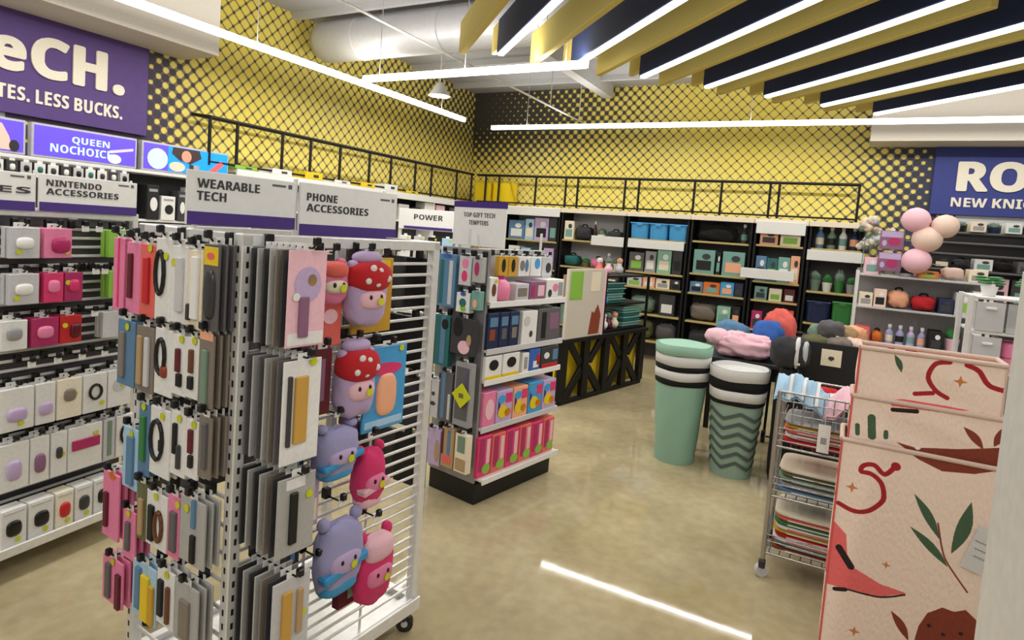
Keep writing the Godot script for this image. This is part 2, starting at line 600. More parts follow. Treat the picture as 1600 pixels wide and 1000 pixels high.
func ceiling_fittings() -> void:
	# spiral duct
	var t := thing("air_duct", "large round grey-white spiral duct under the ceiling", "duct", at(0, 3.42, -4.95))
	var st := new_st()
	var prof := []
	for i in 90:
		var y := -5.2 + i * 0.095
		prof.append(Vector2(0.215 if i > 0 else 0.0, y))
		if i == 0:
			prof.append(Vector2(0.17, y))
	add_round_lathe(st, prof, 28)
	part(t, "pipe", st.commit(), mat("pale grey", "metal", 0.45), Transform3D(Basis(Vector3.FORWARD, PI / 2), Vector3.ZERO))
	for i in 8:
		var sr := new_st()
		add_lathe(sr, [Vector2(0.214, -0.012), Vector2(0.222, -0.008), Vector2(0.222, 0.008), Vector2(0.214, 0.012)], 28)
		part(t, "seam_ring", sr.commit(), mat("pale grey", "metal", 0.45), Transform3D(Basis(Vector3.FORWARD, PI / 2), Vector3(-4.6 + i * 1.05, 0, 0)))
	for x in [-4.4, -1.6, 1.2]:
		tb(t, "hanger_rod", [Vector3(x, 0.2, 0), Vector3(x, CEIL - 3.42, 0)], 0.006, chrome(), 5)
	# thin conduit
	t = thing("conduit", "thin white conduit running along the ceiling to the back wall", "pipe", at(-3.5, 3.17, 0))
	tb(t, "pipe", [Vector3(0, 0, BZ + 0.1), Vector3(0, 0, 1.5)], 0.012, mat("white", "metal"), 7)
	for z in [-8.15, -7.2, -3.2, -0.5]:
		tb(t, "drop_rod", [Vector3(0, 0, z), Vector3(0, CEIL - 3.17, z)], 0.006, mat("white", "metal"), 5)
	# pendant bell lamp
	t = thing("pendant_bell", "small white bell-shaped pendant hanging near the back corner", "pendant", at(-4.36, 3.06, -6.0))
	st = new_st()
	add_round_lathe(st, [Vector2(0.0, 0.16), Vector2(0.03, 0.155), Vector2(0.06, 0.12), Vector2(0.09, 0.06), Vector2(0.13, 0.0), Vector2(0.118, 0.0), Vector2(0.08, 0.06), Vector2(0.0, 0.10)], 20)
	part(t, "shade", st.commit(), mat("white", "metal"))
	tb(t, "rod", [Vector3(0, 0.15, 0), Vector3(0, CEIL - 3.06, 0)], 0.008, mat("white", "metal"), 6)
	# 45 degree ceiling baffles: plain yellow fins alternate with navy faced fins that carry a light
	var U := Vector3(0.70711, 0, 0.70711)
	var V := Vector3(0.70711, 0, -0.70711)
	var basis := Basis(U, Vector3.UP, U.cross(Vector3.UP))
	var hgt := 0.25
	for k in 7:
		var v := 1.19 + 0.605 * k
		var va := 0.93 + 0.585 * k
		var u0 := -4.9
		var u1 := -2.5
		var f := thing("yellow_baffle", "plain yellow ceiling fin, %s from the left of the slatted canopy" % ORD[k], "baffle", Transform3D(basis, U * (u0 + u1) / 2 + V * va + Vector3(0, 2.9, 0)), "yellow ceiling fins")
		bx(f, "fin", Vector3(0, hgt / 2, 0), Vector3(u1 - u0, hgt, 0.05), mat("fin yellow", "card", 0.8), 0.004)
		for s in [-0.9, 0.9]:
			tb(f, "wire", [Vector3(s, hgt, 0), Vector3(s, CEIL - 2.93, 0)], 0.003, mat("grey", "metal"), 4)
		u0 = -4.7
		u1 = -1.2
		f = thing("navy_baffle", "navy ceiling fin with a white light along its lower edge, %s from the left" % ORD[k], "baffle", Transform3D(basis, U * (u0 + u1) / 2 + V * v + Vector3(0, 2.9, 0)), "navy lit ceiling fins")
		var ln := u1 - u0
		bx(f, "fin", Vector3(0, hgt / 2, 0), Vector3(ln, hgt, 0.06), mat("fin navy", "card", 0.7), 0.004)
		bx(f, "yellow_end", Vector3(-ln / 2 - 0.105, 0.02 + hgt / 2, 0), Vector3(0.21, hgt - 0.04, 0.04), mat("fin yellow", "card", 0.8), 0.004)
		part(f, "light_strip", box_mesh(Vector3(ln - 0.02, 0.022, 0.044), 0.003), mats["led"], at(0, -0.011, 0))
		for s in [-1.4, 1.4]:
			tb(f, "wire", [Vector3(s, hgt, 0), Vector3(s, CEIL - 2.93, 0)], 0.003, mat("grey", "metal"), 4)
		strip_lamp(f, ln, 0.8, -0.024, 0.044)

func pipe_rails() -> void:
	var m := mat("black", "metal", 0.5)
	var t := thing("pipe_rail", "black steel pipe rail frame standing along the left wall units", "rail", at(-5.05, 1.94, 0), "black pipe rails")
	var top := 0.42
	tb(t, "top_tube", [Vector3(0, top, -3.57), Vector3(0, top, -7.95)], 0.018, m, 7)
	tb(t, "top_tube", [Vector3(-0.25, top + 0.03, -3.57), Vector3(-0.25, top + 0.03, -7.95)], 0.014, m, 7)
	tb(t, "cross_tube", [Vector3(-0.25, top + 0.03, -3.57), Vector3(0, top, -3.57)], 0.016, m, 7)
	tb(t, "low_tube", [Vector3(0, 0.03, -3.57), Vector3(0, 0.03, -7.95)], 0.012, m, 6)
	for z in [-3.57, -3.85, -4.37, -4.74, -5.17, -5.65, -6.04, -6.53, -6.89, -7.5, -7.9]:
		tb(t, "post", [Vector3(0, 0, z), Vector3(0, top, z)], 0.016, m, 6)
	t = thing("pipe_rail", "black steel pipe rail frame standing along the back shelves", "rail", at(0, 1.94, -8.0), "black pipe rails")
	tb(t, "top_tube", [Vector3(-5.0, top, 0), Vector3(0.05, top, 0)], 0.018, m, 7)
	tb(t, "top_tube", [Vector3(-5.0, top + 0.03, -0.25), Vector3(0.05, top + 0.03, -0.25)], 0.014, m, 7)
	tb(t, "low_tube", [Vector3(-5.0, 0.03, 0), Vector3(0.05, 0.03, 0)], 0.012, m, 6)
	for x in [-4.86, -4.63, -4.02, -3.55, -3.37, -2.69, -2.5, -1.78, -1.45, -0.89, -0.79, 0.04]:
		tb(t, "post", [Vector3(x, 0, 0), Vector3(x, top, 0)], 0.016, m, 6)

func wall_signs() -> void:
	var cream := mat("ivory", "card", 0.7)
	var pm := StandardMaterial3D.new()
	pm.albedo_color = Color(0.35, 0.25, 0.51)
	pm.albedo_texture = grain("card")[0]
	pm.uv1_triplanar = true
	pm.roughness = 0.65
	var t := thing("department_sign", "large purple wall sign with cream letters on the left wall", "sign", at(LX + 0.02, 2.13, -1.25, PI / 2))
	bx(t, "panel", Vector3(0, 0.37, 0), Vector3(3.9, 0.74, 0.03), pm, 0.003)
	# local x runs to -z of the room
	letters(t, "lettering", "TeCH.", at(1.74, 0.30, 0.015), 0.29, 1.13, cream, 1, 0.035, 0.014)
	letters(t, "lettering", "MORE BYTES. LESS BUCKS.", at(1.74, 0.10, 0.015), 0.10, 1.32, cream, 1, 0.012, 0.008)
	pm = pm.duplicate()
	pm.albedo_color = Color(0.21, 0.25, 0.54)
	t = thing("department_sign", "large blue wall sign with cream letters on the back wall", "sign", at(2.3, 2.10, BZ + 0.02))
	bx(t, "panel", Vector3(0, 0.37, 0), Vector3(3.1, 0.75, 0.03), pm, 0.003)
	letters(t, "lettering", "ROOM.", at(-1.32, 0.26, 0.015), 0.31, 1.55, cream, -1, 0.035, 0.014)
	letters(t, "lettering", "NEW KNICK KNACKS.", at(-1.36, 0.085, 0.015), 0.10, 1.45, cream, -1, 0.012, 0.008)

# ---------------------------------------------------------------- left wall
func left_wall_units() -> void:
	# backlit header panels above the wall units
	var defs := [
		["backlit purple header panel showing a hand, at the left edge", -1.30, -2.18, "hand"],
		["backlit purple header panel with pale blue lettering", -2.215, -2.94, "words"],
		["backlit blue and purple header panel with a person holding a phone", -2.98, -3.77, "person"]]
	for d in defs:
		var ln: float = d[1] - d[2]
		var t := thing("header_panel", d[0], "sign", at(-5.05, 1.83, (d[1] + d[2]) / 2, PI / 2), "backlit header panels")
		bx(t, "frame", Vector3(0, 0.115, -0.03), Vector3(ln, 0.235, 0.06), mat("pale grey", "metal"), 0.004)
		var face := func(c: Color, called: String, p: Vector3, s: Vector3): bx(t, called, p, s, lit(c), 0.001)
		face.call(Color(0.36, 0.27, 0.90), "lit_face", Vector3(0, 0.115, 0.002), Vector3(ln - 0.03, 0.205, 0.006))
		if d[3] == "words":
			letters(t, "lettering", "QUEEN", at(0.02, 0.115, 0.005), 0.058, 0.26, lit(Color(0.72, 0.88, 1.0)), 0, 0.0, 0.003)
			letters(t, "lettering", "NOCHOICE", at(-0.04, 0.045, 0.005), 0.058, 0.42, lit(Color(0.72, 0.88, 1.0)), 0, 0.0, 0.003)
			blot(t, "printed_star", oval(0.05, 0.035, Vector2(0.19, 0.05)), 0.005, lit(Color(0.80, 0.90, 1.0)))
			blot(t, "printed_ray", PackedVector2Array([Vector2(0.16, 0.09), Vector2(0.33, 0.13), Vector2(0.33, 0.15), Vector2(0.15, 0.11)]), 0.005, lit(Color(0.75, 0.70, 0.98)))
		elif d[3] == "person":
			face.call(Color(0.02, 0.55, 0.95), "lit_face", Vector3(0.10, 0.115, 0.004), Vector3(0.56, 0.205, 0.006))
			blot(t, "printed_disc", oval(0.085, 0.085, Vector2(-0.27, 0.10)), 0.008, lit(Color(0.70, 0.90, 1.0)))
			blot(t, "printed_hair", PackedVector2Array([Vector2(-0.14, 0.215), Vector2(0.10, 0.215), Vector2(0.12, 0.15), Vector2(0.02, 0.09), Vector2(-0.08, 0.11), Vector2(-0.15, 0.16)]), 0.008, lit(Color(0.20, 0.14, 0.13)))
			blot(t, "printed_face", oval(0.045, 0.05, Vector2(-0.02, 0.15)), 0.0095, lit(Color(0.80, 0.52, 0.44)))
			blot(t, "printed_hand", oval(0.07, 0.04, Vector2(-0.10, 0.055)), 0.008, lit(Color(0.92, 0.72, 0.62)))
			blot(t, "printed_sleeve", PackedVector2Array([Vector2(0.01, 0.015), Vector2(0.10, 0.015), Vector2(0.07, 0.08), Vector2(0.01, 0.09)]), 0.008, lit(Color(0.15, 0.17, 0.18)))
			blot(t, "printed_stick", PackedVector2Array([Vector2(0.17, 0.03), Vector2(0.22, 0.015), Vector2(0.34, 0.12), Vector2(0.31, 0.155)]), 0.008, lit(Color(0.95, 0.33, 0.32)))
		else:
			blot(t, "printed_hand", PackedVector2Array([Vector2(0.12, 0.02), Vector2(0.36, 0.02), Vector2(0.34, 0.11), Vector2(0.30, 0.19), Vector2(0.2, 0.215), Vector2(0.12, 0.2)]), 0.006, lit(Color(0.92, 0.66, 0.60)))
			blot(t, "printed_bottle", oval(0.03, 0.04, Vector2(0.37, 0.05)), 0.007, lit(Color(0.12, 0.12, 0.13)))
	# wall units: back panel, fascia, shelves
	var wm := mat("white", "card", 0.6)
	var t := thing("wall_unit", "white slatted wall unit under the backlit header panels", "shelving", at(-5.2, 0, 0), "left wall units")
	bx(t, "back_panel", Vector3(-0.14, 0.91, -2.3), Vector3(0.03, 1.82, 3.3), mat("charcoal", "card"), 0.002)
	bx(t, "base", Vector3(0.02, 0.06, -2.3), Vector3(0.32, 0.12, 3.3), mat("black"), 0.004)
	bx(t, "top_board", Vector3(0.02, 1.81, -2.3), Vector3(0.30, 0.025, 3.3), wm, 0.003)
	for y in [0.5, 0.85, 1.15, 1.42]:
		bx(t, "shelf", Vector3(0.03, y, -2.3), Vector3(0.30, 0.02, 3.3), wm, 0.003)
	for z in [-0.66, -1.75, -2.85, -3.94]:
		bx(t, "upright", Vector3(0.0, 0.96, z), Vector3(0.30, 1.68, 0.03), wm, 0.003)
	# small carded goods hanging in a row below the header panels, white boxes next to them
	var k := 0
	for i in 11:
		var z := -2.0 - i * 0.082
		hung("carded_charger", "small %s card hanging %s in the row under the purple header" % [["white", "black", "silver", "white"][i % 4], ORD[i]], "cards under the header panels", at(-5.0, 1.79, z, PI / 2), 0.065, 0.11, 0.012,
			["white", "charcoal", "pale grey", "white"][i % 4], [["lump", ["charcoal", "white", "black", "teal"][i % 4], 0, 0.5, 0.5, 0.4]])
	for d in [["black", 0.10, 0.28, -3.06], ["white", 0.12, 0.20, -3.19], ["charcoal", 0.07, 0.25, -3.31], ["white", 0.14, 0.29, -3.45], ["sage", 0.10, 0.22, -3.60], ["white", 0.12, 0.3, -3.74]]:
		boxed("gadget_box", "%s box on the wall unit, %s right of the purple header" % [d[0], ORD[k]], "box", "boxes on the left wall unit", at(-5.08, 1.43, d[3], PI / 2), Vector3(d[1], d[2], 0.14), d[0], [["oval", "black" if d[0] == "white" else "white", 0.05, 0.45, 0.6, 0.4], ["rect", "grey", 0, 0.85, 0.7, 0.08]])
		k += 1
	t = thing("wall_unit", "white fronted wall unit under the black rail on the left wall", "shelving", at(-5.2, 0, 0), "left wall units")
	bx(t, "back_panel", Vector3(-0.14, 0.95, -5.98), Vector3(0.03, 1.90, 4.0), mat("charcoal", "card"), 0.002)
	bx(t, "base", Vector3(0.02, 0.06, -5.98), Vector3(0.32, 0.12, 4.0), mat("black"), 0.004)
	bx(t, "fascia", Vector3(0.16, 1.90, -5.9), Vector3(0.02, 0.08, 4.1), wm, 0.003)
	bx(t, "top_board", Vector3(0.0, 1.925, -5.9), Vector3(0.30, 0.03, 4.1), wm, 0.003)
	for y in [0.5, 0.9, 1.25, 1.58]:
		bx(t, "shelf", Vector3(0.02, y, -5.98), Vector3(0.29, 0.02, 4.0), wm, 0.003)
	for z in [-4.03, -5.0, -6.0, -7.0, -7.93]:
		bx(t, "upright", Vector3(0.0, 0.94, z), Vector3(0.30, 1.85, 0.03), wm, 0.003)
	k = 0
	var cols := ["white", "pale blue", "white", "charcoal", "cream", "lime", "white", "yellow", "pale grey", "black", "white", "pale pink", "sky blue", "white"]
	for i in 14:
		var z := -4.2 - i * 0.27
		boxed("gadget_box", "%s carton on the top shelf of the left wall, %s from the left" % [cols[i], ORD[i]], "box", "cartons on the left wall", at(-5.14, 1.59, z, PI / 2), Vector3(0.2, 0.17 + 0.1 * rng.randf(), 0.16), cols[i], [["rect", cols[(i + 3) % 14], 0, 0.5, 0.6, 0.5]])
	for i in 7:
		boxed("ceiling_carton", "%s carton lying on top of the left wall unit, %s from the left" % [["lime", "white", "yellow", "white", "yellow", "white", "yellow"][i], ORD[i]], "box", "cartons above the left wall unit", at(-5.12, 1.9405, -3.95 - i * 0.42, PI / 2), Vector3(0.24, 0.035 + 0.02 * (i % 3), 0.18), ["lime", "white", "yellow", "white", "yellow", "white", "yellow"][i], [["rect", "charcoal", 0.1, 0.5, 0.3, 0.4]])
	# bright yellow panels in the corner
	for i in 2:
		var p := thing("yellow_crate", "bright yellow %s crate on top of the shelves in the back corner" % ["left", "right"][i], "crate", at(-4.94 + i * 0.32, 1.955, -8.18), "yellow corner crates")
		for s in [[Vector3(0, 0.16, 0.12), Vector3(0.27, 0.32, 0.012)], [Vector3(0, 0.16, -0.12), Vector3(0.27, 0.32, 0.012)], [Vector3(-0.13, 0.16, 0), Vector3(0.012, 0.32, 0.23)], [Vector3(0.13, 0.16, 0), Vector3(0.012, 0.32, 0.23)], [Vector3(0, 0.006, 0), Vector3(0.25, 0.012, 0.23)]]:
			bx(p, "side_panel", s[0], s[1], mat("yellow", "plastic"), 0.003)
	# a header board of a further rack in the aisle
	var s := thing("aisle_rack", "white wire rack with a small white header sign behind the strap rack", "rack", at(-3.62, 0, -5.0, 0.25))
	bx(s, "header_sign", Vector3(0, 1.60, 0.1), Vector3(0.62, 0.2, 0.012), mat("white"), 0.002)
	bx(s, "purple_strip", Vector3(0, 1.52, 0.108), Vector3(0.5, 0.025, 0.006), mat("purple"), 0.001)
	letters(s, "lettering", "POWER", at(0.0, 1.60, 0.106), 0.05, 0.3, mat("charcoal"), 0, 0.0, 0.002)
	for x in [-0.3, 0.3]:
		bx(s, "post", Vector3(x, 0.86, 0.08), Vector3(0.03, 1.62, 0.03), mat("white", "metal"), 0.003)
	for i in 9:
		bx(s, "slat", Vector3(0, 0.3 + i * 0.13, 0.08), Vector3(0.57, 0.03, 0.015), mat("white", "metal"), 0.003)
	bx(s, "base", Vector3(0, 0.04, 0.08), Vector3(0.64, 0.06, 0.4), mat("white", "metal"), 0.004)
	for i in 8:
		hung("carded_cable", "%s carded cable, %s on the rack behind the strap rack" % [["white", "pale grey", "black", "pale blue"][i % 4], ORD[i]], "cards on the further rack", at(-3.62, 0, -5.0, 0.25) * at(-0.22 + (i % 4) * 0.145, 1.45 - (i / 4) * 0.26, 0.12), 0.11, 0.22, 0.01, ["white", "pale grey", "black", "pale blue"][i % 4], [["ring", "charcoal", 0, 0.45, 0.5, 0.3], ["dot", "", 0.25, 0.85]])

func lit(c: Color) -> StandardMaterial3D:
	var key := "lit" + c.to_html()
	if not mats.has(key):
		var m := StandardMaterial3D.new()
		m.albedo_color = c
		m.roughness = 0.4
		m.emission_enabled = true
		m.emission = c
		m.emission_energy_multiplier = 0.55
		mats[key] = m
	return mats[key]

func blot(parent: Node, called: String, poly: PackedVector2Array, z: float, m: Material, thick := 0.002) -> MeshInstance3D:
	var st := new_st()
	add_prism(st, poly, z, z + thick)
	return part(parent, called, st.commit(), m)

# ---------------------------------------------------------------- back wall shelving
func back_shelves() -> void:
	var bays := [
		[-4.48, -3.60, [0.3, 0.7, 1.05, 1.45], [1.80, 1.92, -4.48, -3.60]],
		[-3.58, -2.64, [0.3, 0.7, 1.13, 1.50], [1.45, 1.58, -3.10, -2.64]],
		[-2.62, -1.80, [0.25, 0.6, 0.95, 1.15, 1.585], [1.46, 1.57, -2.58, -1.84]],
		[-1.78, -1.04, [0.25, 0.59, 0.95, 1.2, 1.61], []],
		[-1.02, -0.44, [0.25, 0.59, 0.95, 1.18, 1.62], [1.75, 1.90, -1.00, -0.46]],
		[-0.42, 0.16, [0.25, 0.75, 1.12, 1.62], [1.48, 1.60, -0.42, 0.16]]]
	var goods := [   # one row of [colour, shape, width, height] for each shelf, bottom to top
		[[["white", "box", 0.25, 0.3], ["grey", "box", 0.22, 0.28], ["teal", "box", 0.2, 0.3]], [["cream", "box", 0.2, 0.25], ["slate blue", "box", 0.2, 0.25], ["white", "box", 0.2, 0.28]], [["white", "box", 0.18, 0.3], ["pale blue", "box", 0.15, 0.28], ["charcoal", "box", 0.15, 0.3], ["lilac", "box", 0.16, 0.3]], [["slate blue", "box", 0.26, 0.22], ["pale blue", "box", 0.14, 0.26], ["lilac", "box", 0.22, 0.24], ["charcoal", "box", 0.12, 0.2]]],
		[[["sage", "box", 0.25, 0.28], ["white", "box", 0.25, 0.3], ["brown", "box", 0.2, 0.25]], [["tan", "box", 0.2, 0.3], ["teal", "box", 0.25, 0.26], ["cream", "box", 0.22, 0.3]], [["teal", "bag", 0.24, 0.18], ["olive", "pot", 0.14, 0.12], ["pink", "bag", 0.18, 0.16], ["lavender", "bottle", 0.1, 0.22], ["white", "pot", 0.12, 0.16]], [["cream", "box", 0.14, 0.26], ["charcoal", "bag", 0.24, 0.22], ["brown", "bottle", 0.06, 0.28], ["ivory", "pot", 0.14, 0.18], ["charcoal", "bag", 0.24, 0.18]]],
		[[["olive", "bag", 0.4, 0.3], ["smoke", "bag", 0.28, 0.28]], [["sage", "bag", 0.35, 0.26], ["charcoal", "box", 0.2, 0.28]], [["pale grey", "box", 0.2, 0.13], ["peach", "box", 0.16, 0.14], ["cream", "box", 0.18, 0.13], ["charcoal", "box", 0.12, 0.13]], [["smoke", "box", 0.2, 0.24], ["grey", "box", 0.14, 0.22], ["mint", "box", 0.18, 0.25], ["charcoal", "box", 0.12, 0.24]], [["sky blue", "tub", 0.25, 0.23], ["sky blue", "tub", 0.25, 0.23], ["sky blue", "tub", 0.25, 0.23]]],
		[[["charcoal", "bag", 0.3, 0.25], ["teal", "box", 0.25, 0.25]], [["taupe", "bag", 0.34, 0.26], ["mint", "box", 0.16, 0.22], ["black", "box", 0.1, 0.22]], [["slate blue", "box", 0.16, 0.14], ["orange", "box", 0.2, 0.08], ["sky blue", "box", 0.16, 0.17], ["navy", "box", 0.1, 0.15]], [["pale teal", "box", 0.26, 0.30], ["black", "box", 0.05, 0.28], ["pale teal", "box", 0.26, 0.30]], [["black", "bag", 0.50, 0.24], ["charcoal", "bottle", 0.09, 0.24]]],
		[[["white", "box", 0.2, 0.25], ["teal", "box", 0.2, 0.22]], [["magenta", "box", 0.12, 0.22], ["lime", "bottle", 0.09, 0.2], ["yellow", "bottle", 0.09, 0.2], ["coral", "box", 0.12, 0.2]], [["pale teal", "box", 0.14, 0.16], ["cream", "box", 0.14, 0.15], ["maroon", "box", 0.12, 0.16]], [["slate blue", "box", 0.12, 0.3], ["teal", "box", 0.12, 0.28], ["pale teal", "box", 0.13, 0.3], ["peach", "box", 0.1, 0.28]], [["peach", "box", 0.2, 0.1], ["cream", "box", 0.22, 0.11]]],
		[[["charcoal", "bag", 0.28, 0.3], ["green", "box", 0.2, 0.3]], [["navy", "tub", 0.26, 0.28], ["green", "tub", 0.22, 0.3]], [["sage", "pot", 0.13, 0.24], ["white", "pot", 0.12, 0.2], ["green", "pot", 0.12, 0.26], ["grey", "pot", 0.12, 0.2]], [["slate blue", "bottle", 0.1, 0.3], ["sage", "bottle", 0.1, 0.26], ["white", "bottle", 0.09, 0.3], ["navy", "bottle", 0.1, 0.28]]]]
	for b in bays.size():
		var q: Array = bays[b]
		var x0: float = q[0]
		var x1: float = q[1]
		var w := x1 - x0
		var cx := (x0 + x1) / 2
		var t := thing("shelf_bay", "black shelf bay with pale wood shelves on the back wall, %s from the left" % ORD[b], "shelving", at(cx, 0, -8.0), "back wall shelf bays")
		bx(t, "back_panel", Vector3(0, 0.95, -0.385), Vector3(w, 1.9, 0.02), mat("pale grey" if b < 2 else "smoke"), 0.002)
		for s in [-1, 1]:
			bx(t, "upright", Vector3(s * (w / 2 - 0.014), 0.95, -0.19), Vector3(0.028, 1.90, 0.37), mat("black", "metal", 0.5), 0.003)
		bx(t, "top_board", Vector3(0, 1.915, -0.19), Vector3(w + 0.015, 0.03, 0.38), mat("white"), 0.003)
		bx(t, "fascia", Vector3(0, 1.90, 0.006), Vector3(w + 0.015, 0.06, 0.012), mat("cream"), 0.002)
		for y in q[2]:
			bx(t, "shelf", Vector3(0, y - 0.012, -0.19), Vector3(w - 0.06, 0.024, 0.36), mat("wood", "card", 0.55), 0.003)
		if q[3]:
			bx(t, "header_board", Vector3((q[3][2] + q[3][3]) / 2 - cx, (q[3][0] + q[3][1]) / 2, 0.02), Vector3(q[3][3] - q[3][2], q[3][1] - q[3][0], 0.016), mat("white"), 0.003)
		if b == 4:
			bx(t, "header_board", Vector3(-0.1, 1.265, 0.03), Vector3(0.60, 0.12, 0.016), mat("white"), 0.003)
		for lv in goods[b].size():
			var row: Array = goods[b][lv]
			var total := 0.0
			for g in row:
				total += g[2]
			var gap: float = maxf((w - 0.08 - total) / (row.size() + 1), 0.004)
			var x := x0 + 0.04 + gap
			for i in row.size():
				var g: Array = row[i]
				var gx: float = x + g[2] / 2
				x += g[2] + gap
				var next: float = q[2][lv + 1] - 0.03 if lv + 1 < q[2].size() else 1.89
				var hh: float = minf(g[3], next - q[2][lv] - 0.005)
				if g[1] == "box":
					hh = maxf(hh, (next - q[2][lv]) * (0.62 + 0.06 * (i % 4)))
				var what: String = {"box": "box", "bag": "soft bag", "pot": "pot", "bottle": "bottle", "tub": "storage tub"}[g[1]]
				good(g[1], g[0], "%s %s on shelf %s up, %s from left, %s back bay" % [g[0], what, ORD[lv], ORD[i], ORD[b]], "goods on the back shelves", at(gx, q[2][lv], -8.13), g[2], hh, b * 31 + lv * 7 + i)

func good(shape: String, colour: String, label: String, group: String, xf: Transform3D, w: float, h: float, sd: int) -> void:
	var st := new_st()
	var other: String = ["white", "cream", "black", "pale teal", "peach", "charcoal", "lime"][sd % 7]
	if other == colour:
		other = "grey"
	match shape:
		"box":
			boxed("shelf_box", label, "box", group, xf, Vector3(w, h, 0.2), colour, [["rect", other, 0, 0.35, 0.7, 0.4], ["oval", "white" if sd % 2 else "charcoal", 0.1, 0.72, 0.4, 0.25]])
		"bag":
			var t := thing("soft_bag", label, "bag", xf, group)
			add_blob(st, Vector3(0, h * 0.46, 0), Vector3(w * 0.48, h * 0.40, 0.105), 0.65, 0.22, sd, 20, 12)
			part(t, "body", st.commit(), mat(colour, "cloth"))
			tb(t, "handle", [Vector3(-w * 0.2, h * 0.72, 0), Vector3(-w * 0.12, h, 0), Vector3(w * 0.12, h, 0), Vector3(w * 0.2, h * 0.72, 0)], 0.009, mat("black", "cloth"), 6)
		"pot":
			var t := thing("shelf_pot", label, "pot", xf, group)
			add_lathe(st, [Vector2(0, 0), Vector2(w * 0.33, 0), Vector2(w * 0.45, h * 0.5), Vector2(w * 0.45, h * 0.55), Vector2(w * 0.4, h * 0.55), Vector2(w * 0.3, h * 0.45), Vector2(0, h * 0.42)], 16)
			part(t, "body", st.commit(), mat(colour, "plastic", 0.5))
			st = new_st()
			add_blob(st, Vector3(0, h * 0.7, 0), Vector3(w * 0.4, h * 0.3, w * 0.4), 1.0, 0.5, sd, 14, 10)
			part(t, "foliage", st.commit(), mat("sage" if sd % 2 else "green", "fluff"))
		"bottle":
			var t := thing("shelf_bottle", label, "bottle", xf, group)
			add_lathe(st, [Vector2(0, 0), Vector2(w * 0.42, 0), Vector2(w * 0.45, h * 0.06), Vector2(w * 0.45, h * 0.6), Vector2(w * 0.2, h * 0.76), Vector2(w * 0.18, h * 0.85), Vector2(0, h * 0.85)], 16)
			part(t, "body", st.commit(), mat(colour, "plastic"))
			st = new_st()
			add_lathe(st, [Vector2(w * 0.22, h * 0.84), Vector2(w * 0.22, h), Vector2(0, h)], 12)
			part(t, "cap", st.commit(), mat("white", "plastic"))
			st = new_st()
			add_lathe(st, [Vector2(w * 0.46, h * 0.18), Vector2(w * 0.46, h * 0.48)], 16)
			part(t, "wrap_label", st.commit(), mat(other))
		"tub":
			var t := thing("storage_tub", label, "tub", xf, group)
			var rr := []
			for k in [[0.44, 0.0], [0.46, h * 0.06], [0.49, h * 0.8], [0.49, h * 0.84]]:
				var row := PackedVector3Array()
				for j in 24:
					var an := TAU * (j + 0.5) / 24
					row.append(Vector3(sgn(cos(an), 0.35) * w * k[0], k[1], sgn(sin(an), 0.35) * 0.13 * k[0] / 0.49))
				rr.append(row)
			add_grid(st, rr, true, func(v): return Vector3(v.x / w, 0, v.z / 0.2))
			part(t, "body", st.commit(), mat(colour, "plastic", 0.4))
			bx(t, "lid", Vector3(0, h * 0.88, 0), Vector3(w * 0.99, h * 0.07, 0.275), mat(colour, "plastic", 0.4), 0.006)
			bx(t, "clip", Vector3(0, h * 0.80, 0.137), Vector3(w * 0.3, h * 0.12, 0.012), mat(colour, "plastic", 0.3), 0.003)
			for s in [-0.3, 0.3]:
				bx(t, "rib", Vector3(s * w, h * 0.42, 0.126), Vector3(0.012, h * 0.6, 0.008), mat(colour, "plastic", 0.4), 0.002)

# ---------------------------------------------------------------- rack of watch straps and phone goods
func caster(t: Node3D, p: Vector3, m: Material) -> void:
	var st := new_st()
	add_prism(st, oval(0.033, 0.033, Vector2.ZERO, 14), -0.011, 0.011, Transform3D(Basis(Vector3.UP, 0.6), p + Vector3(0, 0.033, 0)))
	var w := part(t, "caster", st.commit(), m)
	bx(w, "fork", p + Vector3(0, 0.066, 0.008), Vector3(0.03, 0.04, 0.03), mat("charcoal", "metal"), 0.004)
	st = new_st()
	add_prism(st, oval(0.013, 0.013, Vector2.ZERO, 10), -0.014, 0.014, Transform3D(Basis(Vector3.UP, 0.6), p + Vector3(0, 0.033, 0)))
	part(w, "hub", st.commit(), mat("pale grey", "plastic"))

func hook(t: Node3D, p: Vector3, d: Vector3, ln: float) -> void:
	var h := tb(t, "hook", [p, p + d * ln, p + d * (ln + 0.012) + Vector3(0, 0.014, 0)], 0.003, mat("black", "metal", 0.4), 5)
	bx(h, "hook_plate", p + d * 0.006 + Vector3(0, 0.008, 0), Vector3(0.024, 0.034, 0.024), mat("black", "plastic"), 0.003)
	bx(h, "hook_tip", p + d * (ln + 0.014) + Vector3(0, 0.018, 0), Vector3(0.018, 0.022, 0.018), mat("black", "plastic"), 0.003)

